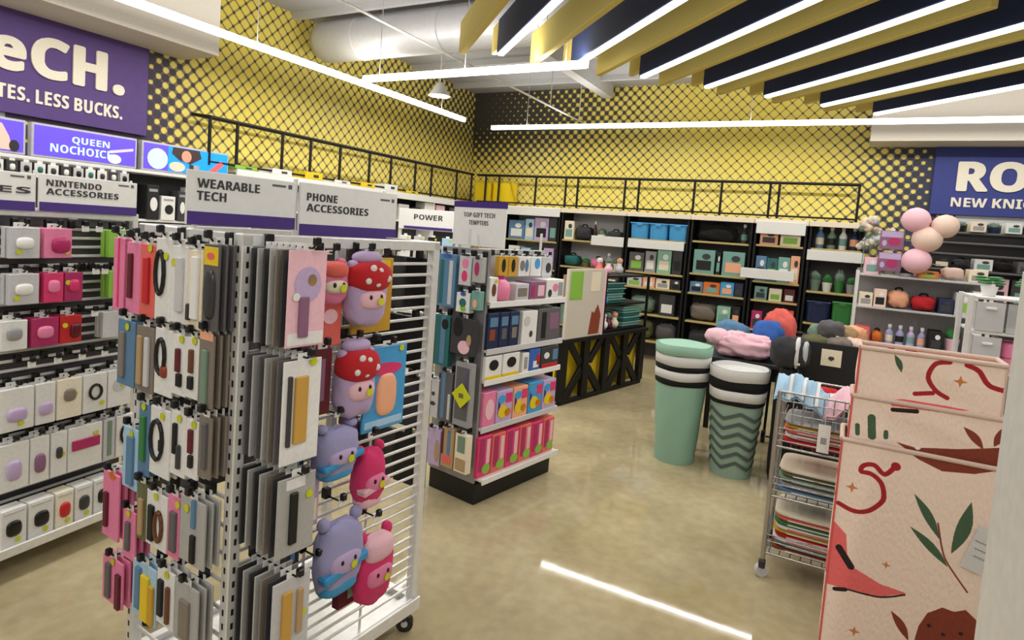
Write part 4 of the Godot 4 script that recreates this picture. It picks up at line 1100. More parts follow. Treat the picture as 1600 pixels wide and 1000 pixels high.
# ---------------------------------------------------------------- small gondola with white shelves
func gondola() -> void:
	var F := at(-1.70, 0, -2.92, deg_to_rad(-10.0))
	var t := thing("shelf_gondola", "small white gondola with five shelves on a black base", "shelving", F)
	var white := mat("white", "metal")
	bx(t, "plinth", Vector3(-0.19, 0.06, -0.37), Vector3(0.36, 0.12, 0.74), mat("black", "plastic", 0.5), 0.004)
	bx(t, "centre_panel", Vector3(-0.20, 0.78, -0.375), Vector3(0.03, 1.32, 0.75), mat("pale grey", "metal"), 0.003)
	bx(t, "end_panel", Vector3(-0.20, 0.78, -0.008), Vector3(0.36, 1.32, 0.02), mat("grey", "metal"), 0.003)
	var ys := [0.155, 0.44, 0.71, 0.885, 1.15]
	for i in 5:
		var d := 0.215 if i == 0 else 0.18
		bx(t, "shelf", Vector3(-0.185 + d / 2, ys[i] - 0.008, -0.385), Vector3(d, 0.016, 0.75), white, 0.003)
		bx(t, "price_rail", Vector3(-0.185 + d + 0.004, ys[i] - 0.012, -0.385), Vector3(0.008, 0.034, 0.75), mat("pale grey" if i % 2 else "white", "plastic"), 0.002)
	for z in [-0.03, -0.72]:
		bx(t, "sign_post", Vector3(-0.20, 1.49, z), Vector3(0.014, 0.12, 0.014), white, 0.002)
	var sg := bx(t, "sign_board", Vector3(-0.20, 1.575, -0.10), Vector3(0.40, 0.25, 0.012), mat("white", "plastic", 0.4), 0.002)
	bx(sg, "purple_band", Vector3(0, 0.115, 0.002), Vector3(0.402, 0.035, 0.014), mat("purple", "plastic"), 0.001)
	letters(sg, "lettering", "TOP GIFT TECH", at(0, 0.042, 0.006), 0.026, 0.24, mat("smoke"), 0, 0.0, 0.002)
	letters(sg, "lettering", "TEMPTERS", at(0.0, -0.002, 0.006), 0.026, 0.15, mat("smoke"), 0, 0.0, 0.002)
	# goods on the shelves: [colour, z0, z1, height, art]
	var toy := [["oval", "yellow", -0.1, 0.35, 0.6, 0.4], ["oval", "sky blue", -0.2, 0.75, 0.5, 0.25], ["rect", "hot pink", 0.25, 0.75, 0.4, 0.3], ["oval", "orange", 0.2, 0.3, 0.4, 0.25], ["rect", "purple", -0.35, 0.5, 0.15, 0.4]]
	var pinkp := [["rect", "magenta", -0.2, 0.55, 0.35, 0.8], ["oval", "lime", 0.15, 0.18, 0.6, 0.25], ["rect", "pale pink", 0.25, 0.6, 0.25, 0.6]]
	var face := [["oval", "black", 0.0, 0.62, 0.55, 0.45], ["rect", "yellow", 0, 0.10, 1.0, 0.14]]
	var shelves := [
		[["hot pink", 0.0, -0.115, 0.235, pinkp], ["coral", -0.122, -0.245, 0.225, pinkp], ["hot pink", -0.25, -0.375, 0.225, pinkp], ["coral", -0.38, -0.50, 0.225, pinkp], ["hot pink", -0.505, -0.625, 0.22, pinkp], ["coral", -0.63, -0.745, 0.22, pinkp]],
		[["pink", -0.02, -0.125, 0.20, [["oval", "pale pink", 0, 0.5, 0.7, 0.6]]], ["lilac", -0.135, -0.28, 0.19, toy], ["peach", -0.29, -0.43, 0.19, toy], ["sky blue", -0.44, -0.58, 0.195, toy], ["lilac", -0.59, -0.73, 0.19, toy]],
		[["white", -0.01, -0.155, 0.135, face], ["white", -0.165, -0.32, 0.135, face], ["white", -0.35, -0.415, 0.12, [["rect", "grey", 0, 0.5, 0.5, 0.6]]], ["blue", -0.42, -0.53, 0.135, [["rect", "white", 0.1, 0.3, 0.5, 0.3], ["rect", "red", 0.3, 0.5, 0.3, 0.5]]], ["charcoal", -0.54, -0.73, 0.135, [["rect", "red", 0, 0.12, 0.9, 0.2], ["oval", "white", -0.2, 0.6, 0.3, 0.3], ["rect", "slate blue", 0.3, 0.6, 0.3, 0.5]]]],
		[["navy", -0.01, -0.105, 0.205, [["rect", "rust", -0.1, 0.4, 0.5, 0.3], ["rect", "slate blue", 0, 0.75, 0.7, 0.25]]], ["navy", -0.112, -0.195, 0.205, [["rect", "smoke", 0, 0.4, 0.5, 0.3], ["rect", "slate blue", 0, 0.75, 0.7, 0.25]]], ["navy", -0.202, -0.29, 0.205, [["rect", "taupe", 0, 0.4, 0.5, 0.3], ["rect", "slate blue", 0, 0.75, 0.7, 0.25]]], ["white", -0.32, -0.47, 0.20, [["oval", "pale grey", -0.2, 0.7, 0.4, 0.3], ["oval", "charcoal", 0.1, 0.3, 0.2, 0.2]]], ["smoke", -0.48, -0.72, 0.205, [["rect", "black", -0.25, 0.5, 0.2, 0.8], ["rect", "mauve", 0.2, 0.6, 0.4, 0.5]]]],
		[["white", 0.0, -0.07, 0.14, [["oval", "brown", 0, 0.5, 0.5, 0.5], ["dot", "", 0.2, 0.85]]], ["pale grey", -0.235, -0.36, 0.10, [["rect", "taupe", 0, 0.5, 0.7, 0.5]]], ["mauve", -0.37, -0.53, 0.11, [["rect", "pale pink", 0.2, 0.5, 0.4, 0.6], ["rect", "magenta", -0.3, 0.5, 0.2, 0.6]]], ["white", -0.54, -0.73, 0.12, [["oval", "charcoal", -0.3, 0.3, 0.2, 0.4], ["oval", "pink", 0.0, 0.6, 0.3, 0.4], ["rect", "grey", 0.3, 0.5, 0.25, 0.7]]]]]
	var sn := ["bottom", "second", "middle", "fourth", "top"]
	for r in 5:
		for i in shelves[r].size():
			var g: Array = shelves[r][i]
			var d := 0.15 if r == 0 else 0.12
			boxed("gift_box", "%s boxed gift, %s from the near end of the %s gondola shelf" % [g[0], ORD[i], sn[r]], "box", "gifts on the gondola", F * at(0.02 - d / 2 - 0.02, ys[r] + 0.0005, (g[1] + g[2]) / 2, PI / 2), Vector3(absf(g[1] - g[2]), g[3], d), g[0], g[4])
	# pink flask on the top shelf
	var fl := thing("pink_flask", "rounded pink flask on the top gondola shelf", "flask", F * at(-0.05, 1.1505, -0.15))
	var st := new_st()
	add_round_lathe(st, [Vector2(0, 0), Vector2(0.045, 0), Vector2(0.055, 0.02), Vector2(0.06, 0.06), Vector2(0.052, 0.105), Vector2(0.025, 0.125), Vector2(0, 0.128)], 20)
	part(fl, "body", st.commit(), mat("pink", "plastic"))
	st = new_st()
	add_lathe(st, [Vector2(0.022, 0.122), Vector2(0.022, 0.145), Vector2(0, 0.145)], 14)
	part(fl, "cap", st.commit(), mat("magenta", "plastic"))
	# packs hung above the top shelf
	var ups := [["mustard", -0.21, 0.085, [["oval", "black", 0, 0.5, 0.4, 0.6]]], ["mustard", -0.30, 0.085, [["oval", "black", 0, 0.5, 0.4, 0.6]]], ["white", -0.41, 0.11, [["oval", "taupe", -0.2, 0.5, 0.4, 0.5], ["oval", "slate blue", 0.2, 0.5, 0.3, 0.6]]], ["white", -0.53, 0.11, [["oval", "sky blue", 0.1, 0.6, 0.5, 0.5]]], ["pale grey", -0.65, 0.11, [["oval", "charcoal", 0.1, 0.4, 0.5, 0.5]]]]
	for i in ups.size():
		var g: Array = ups[i]
		hook(t, Vector3(-0.185, 1.411, g[1]), Vector3(1, 0, 0), 0.10)
		hung("gift_card_pack", "%s pack hung above the top gondola shelf, %s from the near end" % [g[0], ORD[i]], "packs hung above the gondola's top shelf", F * at(-0.10, 1.415, g[1], PI / 2), g[2], 0.13, 0.03, g[0], g[3])
	# end panel goods facing the camera: [colour, x0, x1, y0, y1, art]
	var ends := [
		["slate blue", -0.34, -0.20, 1.10, 1.41, [["rect", "teal", -0.25, 0.45, 0.2, 0.8], ["rect", "pale grey", 0.25, 0.45, 0.2, 0.8], ["oval", "blue", 0.0, 0.93, 0.5, 0.08]]],
		["pale grey", -0.175, -0.085, 1.235, 1.41, [["oval", "pink", 0, 0.7, 0.5, 0.3], ["oval", "hot pink", 0, 0.3, 0.45, 0.35], ["rect", "charcoal", 0, 0.96, 0.7, 0.06]]],
		["clear grey", -0.075, -0.01, 1.26, 1.41, [["oval", "magenta", 0, 0.5, 0.5, 0.5], ["oval", "charcoal", 0, 0.9, 0.5, 0.14]]],
		["white", -0.18, -0.08, 1.085, 1.205, [["oval", "blue", 0, 0.85, 0.4, 0.2], ["oval", "teal", 0, 0.45, 0.5, 0.4], ["oval", "lime", 0.05, 0.2, 0.4, 0.3]]],
		["pale teal", -0.07, -0.01, 1.11, 1.225, [["oval", "peach", 0, 0.3, 0.5, 0.4]]],
		["charcoal", -0.205, -0.03, 0.85, 1.065, [["oval", "black", -0.2, 0.7, 0.4, 0.5], ["oval", "pale pink", 0.1, 0.2, 0.5, 0.35], ["oval", "tan", 0.3, 0.4, 0.2, 0.3]]],
		["teal", -0.34, -0.215, 0.76, 1.06, [["rect", "slate blue", 0.1, 0.5, 0.3, 0.9], ["oval", "black", 0.2, 0.8, 0.4, 0.2]]],
		["pale grey", -0.35, -0.27, 0.45, 0.68, [["oval", "charcoal", 0, 0.6, 0.3, 0.1], ["oval", "charcoal", 0, 0.35, 0.5, 0.1]]],
		["smoke", -0.262, -0.165, 0.45, 0.74, [["rect", "slate blue", -0.2, 0.5, 0.3, 0.9], ["rect", "pale grey", 0.3, 0.3, 0.2, 0.5]]],
		["grey", -0.15, -0.03, 0.45, 0.82, [["rect", "smoke", 0, 0.5, 0.8, 0.8], ["rect", "lavender", 0.2, 0.7, 0.3, 0.3]]],
		["lilac", -0.345, -0.23, 0.175, 0.395, [["oval", "tan", 0.3, 0.4, 0.3, 0.6]]],
		["tan", -0.22, -0.125, 0.19, 0.43, [["rect", "slate blue", 0.1, 0.6, 0.25, 0.6], ["rect", "coral", 0.0, 0.2, 0.7, 0.2], ["rect", "maroon", -0.4, 0.6, 0.15, 0.6]]],
		["cream", -0.115, -0.02, 0.19, 0.42, [["rect", "sage", 0, 0.7, 0.6, 0.4], ["rect", "tan", 0, 0.2, 0.8, 0.3]]]]
	for i in ends.size():
		var g: Array = ends[i]
		var cx: float = (g[1] + g[2]) / 2
		hook(t, Vector3(cx, g[4] - 0.004, 0.004), Vector3(0, 0, 1), 0.075)
		hung("end_pack", "%s pack hanging on the near end of the gondola, %s counted from the top" % [g[0], ORD[i]], "packs on the gondola end", F * at(cx, g[4], 0.05), g[2] - g[1], g[4] - g[3], 0.04, g[0], g[5])
	var tagm := thing("shelf_tag", "bright yellow diamond price tag sticking out of the gondola end", "tag", F * at(-0.075, 0.63, 0.09))
	bx(tagm, "plate", Vector3.ZERO, Vector3(0.10, 0.10, 0.004), mat("acid yellow", "plastic"), 0.001, Vector3(0, 0, PI / 4))
	bx(tagm, "printed_mark", Vector3(0, 0, 0.0025), Vector3(0.035, 0.025, 0.001), mat("olive"), 0.0003)
	tb(tagm, "clip", [Vector3(0, 0, 0), Vector3(0, 0, -0.02)], 0.004, mat("acid yellow", "plastic"))

# ---------------------------------------------------------------- black trestle stand with yellow infill and goods
func trestle_stand() -> void:
	var F := at(-2.169, 0, -5.118, deg_to_rad(-11.4))
	var blk := mat("black", "metal", 0.5)
	var t := thing("trestle_stand", "long black trestle stand with yellow panels between its legs", "stand", F)
	bx(t, "top", Vector3(-0.22, 0.595, -0.77), Vector3(0.48, 0.04, 1.62), blk, 0.004)
	bx(t, "foot_rail", Vector3(-0.02, 0.02, -0.77), Vector3(0.04, 0.04, 1.54), blk, 0.003)
	bx(t, "back_board", Vector3(-0.10, 0.31, -0.77), Vector3(0.02, 0.54, 1.5), mat("yellow", "card", 0.7), 0.002)
	for i in 5:
		var z := -0.03 - i * 0.37
		bx(t, "leg", Vector3(-0.02, 0.31, z), Vector3(0.05, 0.54, 0.10), blk, 0.003)
		bx(t, "leg", Vector3(-0.42, 0.31, z), Vector3(0.05, 0.54, 0.10), blk, 0.003)
		if i < 4:
			bx(t, "brace", Vector3(-0.02, 0.16, z - 0.185), Vector3(0.03, 0.38, 0.085), blk, 0.003, Vector3(0.75 if i % 2 else -0.75, 0, 0))
			bx(t, "brace", Vector3(-0.02, 0.47, z - 0.185), Vector3(0.03, 0.30, 0.07), blk, 0.003, Vector3(-0.75 if i % 2 else 0.75, 0, 0))
	# printed display board on the stand
	var b := thing("display_board", "off-white display board with a green patch and a brown figure", "board", F * at(0.0, 0.6155, -0.30, PI / 2))
	bx(b, "board", Vector3(0, 0.32, 0), Vector3(0.64, 0.64, 0.03), mat("stone", "card"), 0.003)
	bx(b, "green_patch", Vector3(-0.19, 0.49, 0.017), Vector3(0.20, 0.26, 0.004), mat("lime"), 0.001)
	bx(b, "pale_strip", Vector3(0.13, 0.52, 0.017), Vector3(0.16, 0.18, 0.004), mat("cream"), 0.001)
	blot(b, "printed_figure", PackedVector2Array([Vector2(0.06, 0.02), Vector2(0.24, 0.02), Vector2(0.26, 0.2), Vector2(0.2, 0.3), Vector2(0.14, 0.22), Vector2(0.1, 0.24)]), 0.015, mat("rust"), 0.003)
	bx(b, "end_strip", Vector3(0.30, 0.32, 0.017), Vector3(0.03, 0.64, 0.006), mat("pale pink"), 0.001)
	var fr := thing("goods_frame", "black open frame shelf with teal trays on the trestle stand", "shelving", F * at(-0.2, 0.6155, -1.12))
	for x in [-0.18, 0.18]:
		for z in [-0.44, 0.44]:
			bx(fr, "upright", Vector3(x, 0.29, z), Vector3(0.025, 0.58, 0.025), blk, 0.002)
	for y in [0.013, 0.27, 0.56]:
		bx(fr, "shelf", Vector3(0, y, 0), Vector3(0.335, 0.02, 0.85), blk, 0.002)
	var k := 0
	for d in [[0.2805, 0.18, "teal", 0.0], [0.3345, 0.20, "pale teal", 0.0], [0.3885, 0.18, "teal", 0.0], [0.4425, 0.2, "teal", 0.0], [0.0235, -0.20, "pale teal", 0.0], [0.0775, -0.21, "teal", 0.0], [0.1315, -0.2, "teal", 0.0], [0.1855, -0.2, "pale teal", 0.0]]:
		var z: float = d[1]
		var tr := thing("stacked_tray", "%s plastic tray, %s of the stacks on the trestle stand" % [d[2], ORD[k]], "tray", F * at(-0.18, 0.6155 + d[0], -1.12 + z, PI / 2), "teal trays on the trestle stand")
		bx(tr, "body", Vector3(0, 0.02, 0), Vector3(0.36, 0.036, 0.24), mat(d[2], "plastic"), 0.006)
		bx(tr, "rim", Vector3(0, 0.044, 0), Vector3(0.39, 0.012, 0.27), mat("pale teal", "plastic"), 0.004)
		k += 1
	var small := [["white", 0.33, 0.024], ["maroon", 0.24, 0.024], ["cream", 0.12, 0.024], ["coral", 0.30, 0.572], ["pale pink", 0.12, 0.572], ["pale grey", -0.1, 0.572], ["sky blue", 0.36, 0.2805]]
	for i in small.size():
		var d: Array = small[i]
		var v := thing("small_vase", "%s round vase, %s on the black frame of the trestle stand" % [d[0], ORD[i]], "vase", F * at(-0.08 if d[2] < 0.5 else -0.2, 0.6155 + d[2], -1.12 + d[1]), "vases on the trestle stand")
		var st := new_st()
		add_round_lathe(st, [Vector2(0, 0), Vector2(0.028, 0), Vector2(0.045, 0.03), Vector2(0.045, 0.06), Vector2(0.022, 0.09), Vector2(0.028, 0.11), Vector2(0.018, 0.108), Vector2(0, 0.09)], 18)
		part(v, "body", st.commit(), mat(d[0], "plastic"))
		st = new_st()
		add_blob(st, Vector3(0, 0.135, 0), Vector3(0.03, 0.03, 0.03), 1.0, 0.5, i, 12, 8)
		part(v, "flowers", st.commit(), mat(["white", "sage", "peach"][i % 3], "fluff"))

# ---------------------------------------------------------------- laundry hampers, dump table and soft toys
func hampers() -> void:
	# plain mint stack
	var C := Vector3(-0.962, 0, -4.47)
	var t := thing("laundry_hamper", "tall mint laundry hamper with a white rim, lowest of the left stack", "hamper", at(C.x, 0, C.z), "nested laundry hampers")
	hamper_body(t, 0.138, 0.178, 0.565, "hamper mint", false)
	hamper_rim(t, "binding", 0.565, 0.605, 0.181, 0.183, "black")
	hamper_rim(t, "white_rim", 0.605, 0.665, 0.186, 0.188, "white")
	t = thing("laundry_hamper", "nested hamper in the left stack, showing only a white rim", "hamper", at(C.x, 0.12, C.z), "nested laundry hampers")
	hamper_body(t, 0.13, 0.168, 0.545, "mint", false)
	hamper_rim(t, "binding", 0.548, 0.585, 0.186, 0.188, "black")
	hamper_rim(t, "white_rim", 0.585, 0.655, 0.190, 0.193, "white")
	t = thing("laundry_hamper", "nested mint hamper folded shut on top of the left stack", "hamper", at(C.x, 0.24, C.z), "nested laundry hampers")
	hamper_body(t, 0.12, 0.160, 0.535, "mint", false)
	hamper_rim(t, "folded_top", 0.537, 0.605, 0.196, 0.199, "hamper mint")
	var st := new_st()
	add_lathe(st, [Vector2(0.199, 0.600), Vector2(0.16, 0.610), Vector2(0.0, 0.612)], 28)
	part(t, "closed_top", st.commit(), mat("hamper mint", "cloth"))
	# chevron stack
	C = Vector3(-0.572, 0, -4.46)
	t = thing("laundry_hamper", "sage laundry hamper printed with dark chevrons, lowest of the right stack", "hamper", at(C.x, 0, C.z), "nested laundry hampers")
	hamper_body(t, 0.134, 0.175, 0.505, "hamper sage", true)
	hamper_rim(t, "binding", 0.505, 0.535, 0.179, 0.181, "black")
	hamper_rim(t, "white_rim", 0.535, 0.60, 0.184, 0.187, "white")
	t = thing("laundry_hamper", "nested white-rimmed hamper on top of the chevron stack", "hamper", at(C.x, 0.10, C.z), "nested laundry hampers")
	hamper_body(t, 0.13, 0.168, 0.5, "sage", false)
	hamper_rim(t, "binding", 0.503, 0.57, 0.186, 0.189, "black")
	hamper_rim(t, "white_rim", 0.57, 0.645, 0.192, 0.197, "white")
	st = new_st()
	add_lathe(st, [Vector2(0.19, 0.62), Vector2(0.15, 0.60), Vector2(0.0, 0.598)], 24)
	part(t, "lining", st.commit(), mat("white", "cloth"))
	# dump table with soft things
	var d := thing("dump_table", "dark low table with soft toys behind the hampers", "table", at(-0.62, 0, -5.1))
	bx(d, "top", Vector3(0, 0.73, 0), Vector3(0.72, 0.03, 0.78), mat("charcoal", "metal"), 0.004)
	bx(d, "apron", Vector3(0, 0.67, 0), Vector3(0.66, 0.10, 0.72), mat("black", "metal"), 0.004)
	for s in [[-1, -1], [1, -1], [1, 1], [-1, 1]]:
		bx(d, "leg", Vector3(s[0] * 0.31, 0.31, s[1] * 0.34), Vector3(0.04, 0.62, 0.04), mat("black", "metal"), 0.003)
	var p := thing("pink_plush", "fluffy pale pink plush toy lying behind the chevron hampers", "soft toy", at(-0.63, 0.752, -4.82))
	st = new_st()
	add_blob(st, Vector3(0.03, 0.088, 0), Vector3(0.22, 0.088, 0.13), 0.85, 0.35, 21, 30, 20)
	part(p, "body", st.commit(), mat("pale pink", "fluff"))
	st = new_st()
	add_blob(st, Vector3(-0.17, 0.135, 0.03), Vector3(0.085, 0.06, 0.08), 0.9, 0.2, 22, 18, 12)
	part(p, "head", st.commit(), mat("pale pink", "fluff"))
	for e in [[-0.02, 0.155], [0.13, 0.14]]:
		st = new_st()
		add_blob(st, Vector3(e[0], e[1], 0.04), Vector3(0.06, 0.04, 0.06), 0.9, 0.2, 23, 14, 10)
		part(p, "limb", st.commit(), mat("pale pink", "fluff"))
	soft("blue_cushion", "round blue cushion behind the pink plush toy", "cushion", at(-0.47, 0.7455, -5.06), Vector3(0.115, 0.135, 0.10), "blue", 31)
	soft("light_blue_cushion", "pale blue cushion half hidden behind the pink plush", "cushion", at(-0.74, 0.7455, -5.1), Vector3(0.14, 0.115, 0.09), "slate blue", 32)
	soft("coral_plush", "bumpy coral red plush behind the blue cushion", "soft toy", at(-0.42, 0.7455, -5.33), Vector3(0.13, 0.165, 0.11), "coral", 33)
	# black tote and striped cushion beside the hampers
	var bag := thing("black_bag", "black upright fabric bag standing right of the chevron hampers", "bag", at(-0.255, 0, -4.42))
	st = new_st()
	add_blob(st, Vector3(0, 0.40, 0), Vector3(0.085, 0.40, 0.11), 0.5, 0.12, 41, 20, 18)
	part(bag, "body", st.commit(), mat("black", "cloth"))
	tb(bag, "handle", [Vector3(-0.05, 0.76, 0.05), Vector3(-0.04, 0.86, 0.05), Vector3(0.04, 0.86, 0.05), Vector3(0.05, 0.76, 0.05)], 0.007, mat("charcoal", "cloth"))
	var cu := soft("striped_cushion", "grey and white striped bolster leaning on the black bag", "cushion", at(-0.27, 0.79, -4.42), Vector3(0.12, 0.10, 0.09), "charcoal", 42)
	for k in 2:
		st = new_st()
		add_blob(st, Vector3(0.045 + k * 0.045, 0.11, 0), Vector3(0.022, 0.105 - k * 0.02, 0.095 - k * 0.015), 0.8, 0.02, 1, 16, 12)
		part(cu, "stripe", st.commit(), mat(["white", "pale grey"][k], "cloth"))
	# trolley base with wheels
	var tr := thing("folding_trolley", "black folding trolley with small wheels behind the chevron hampers", "trolley", at(-0.36, 0, -5.6))
	for x in [-0.1, 0.1]:
		tb(tr, "frame_tube", [Vector3(x, 0.06, 0.2), Vector3(x, 0.9, 0.05)], 0.012, mat("black", "metal"))
		st = new_st()
		add_prism(st, oval(0.05, 0.05), -0.015, 0.015, Transform3D(Basis(Vector3.UP, PI / 2), Vector3(x, 0.05, 0.24)))
		part(tr, "wheel", st.commit(), mat("black", "plastic"))
		st = new_st()
		add_prism(st, oval(0.02, 0.02), -0.018, 0.018, Transform3D(Basis(Vector3.UP, PI / 2), Vector3(x, 0.05, 0.24)))
		part(tr, "hub", st.commit(), mat("white", "plastic"))
	tb(tr, "axle", [Vector3(-0.1, 0.05, 0.24), Vector3(0.1, 0.05, 0.24)], 0.008, mat("charcoal", "metal"))
	tb(tr, "grip", [Vector3(-0.1, 0.9, 0.05), Vector3(0.1, 0.9, 0.05)], 0.014, mat("black", "plastic"))
	# black bin heaped with flowered cushions
	var bn := thing("black_bin", "black dump bin with a white label, heaped with flowered cushions", "bin", at(-0.03, 0, -4.78))
	for s in [[Vector3(0, 0.485, 0.19), Vector3(0.40, 0.97, 0.02)], [Vector3(0, 0.485, -0.19), Vector3(0.40, 0.97, 0.02)], [Vector3(-0.19, 0.485, 0), Vector3(0.02, 0.97, 0.36)], [Vector3(0.19, 0.485, 0), Vector3(0.02, 0.97, 0.36)], [Vector3(0, 0.86, 0), Vector3(0.36, 0.02, 0.36)]]:
		bx(bn, "side_panel", s[0], s[1], mat("black", "card", 0.6), 0.004)
	bx(bn, "paper_label", Vector3(0.0, 0.875, 0.203), Vector3(0.12, 0.11, 0.004), mat("cream"), 0.001)
	blot(bn, "printed_heart", PackedVector2Array([Vector2(-0.02, 0.87), Vector2(0, 0.855), Vector2(0.02, 0.87), Vector2(0.012, 0.885), Vector2(-0.012, 0.885)]), 0.205, mat("charcoal"))
	for i in 7:
		var q: Vector3 = [Vector3(-0.10, 0, 0.06), Vector3(0.04, 0, 0.08), Vector3(0.12, 0, 0.04), Vector3(-0.08, 0.06, -0.06), Vector3(0.06, 0.07, -0.04), Vector3(0.11, 0.07, -0.09), Vector3(-0.02, 0.1, 0.02)][i]
		soft("floral_cushion", "%s flowered cushion in the heap on the black bin, %s of seven" % [["olive", "taupe", "blush", "sage", "tan", "peach", "smoke"][i], ORD[i]], "cushion", at(-0.03 + q.x, 0.873 + q.y, -4.78 + q.z), Vector3(0.085, 0.065, 0.075), ["olive", "taupe", "blush", "sage", "tan", "peach", "smoke"][i], 50 + i)

func soft(called: String, label: String, cat: String, xf: Transform3D, r: Vector3, colour: String, sd: int) -> Node3D:
	var t := thing(called, label, cat, xf, "")
	var st := new_st()
	add_blob(st, Vector3(0, r.y * 1.05, 0), r, 0.8, 0.22, sd, 22, 14)
	part(t, "body", st.commit(), mat(colour, "cloth"))
	bx(t, "seam_tag", Vector3(r.x * 0.5, r.y * 0.5, r.z * 0.95), Vector3(0.02, 0.015, 0.004), mat("white", "cloth"), 0.001)
	return t

func hamper_body(t: Node3D, r0: float, r1: float, h: float, colour: String, chevron: bool) -> void:
	var rows := []
	var seg := 36
	for i in 15:
		var f := i / 14.0
		var row := PackedVector3Array()
		for j in seg:
			var an := TAU * j / seg
			var r := lerpf(r0, r1, f) * (1.0 + 0.012 * sin(an * 5.0 + f * 9.0) * sin(f * PI))
			row.append(Vector3(cos(an) * r, h * f, sin(an) * r))
		rows.append(row)
	var st := new_st()
	add_grid(st, rows, true, func(v): return Vector3(v.x, 0, v.z))
	add_lathe(st, [Vector2(0, 0.002), Vector2(r0, 0.0)], seg)
	part(t, "body", st.commit(), mat(colour, "cloth"))
	if chevron:      # woven zigzag bands standing a little proud of the cloth
		for b in 6:
			var zs := new_st()
			var pr := []
			for e in 2:
				var row := PackedVector3Array()
				for j in 73:
					var an := TAU * j / 72.0
					var tr := absf(fposmod(j / 72.0 * 5.0, 1.0) * 2.0 - 1.0)
					var y := 0.055 + b * 0.068 + tr * 0.05 + e * 0.026
					var r := lerpf(r0, r1, y / h) + 0.0045
					row.append(Vector3(cos(an) * r, y, sin(an) * r))
				pr.append(row)
			add_grid(zs, pr, false, func(v): return Vector3(v.x, 0, v.z))
			part(t, "chevron_band", zs.commit(), mat("woven grey", "cloth"))

func hamper_rim(t: Node3D, called: String, y0: float, y1: float, r0: float, r1: float, colour: String) -> void:
	var st := new_st()
	var rows := []
	for k in [[r0 - 0.018, y0], [r0 + 0.001, y0], [r0 + 0.004, (y0 + y1) / 2], [r1 + 0.001, y1], [r1 - 0.012, y1 + 0.001], [r1 - 0.016, y0]]:
		var row := PackedVector3Array()
		for j in 36:
			var an := TAU * j / 36
			var wob := 0.006 * sin(an * 4.0 + y0 * 40.0)
			row.append(Vector3(cos(an) * k[0], k[1] + wob * 0.5, sin(an) * k[0]))
		rows.append(row)
	add_grid(st, rows, true, func(v): return Vector3(v.x, 0, v.z))
	part(t, called, st.commit(), mat(colour, "cloth"))

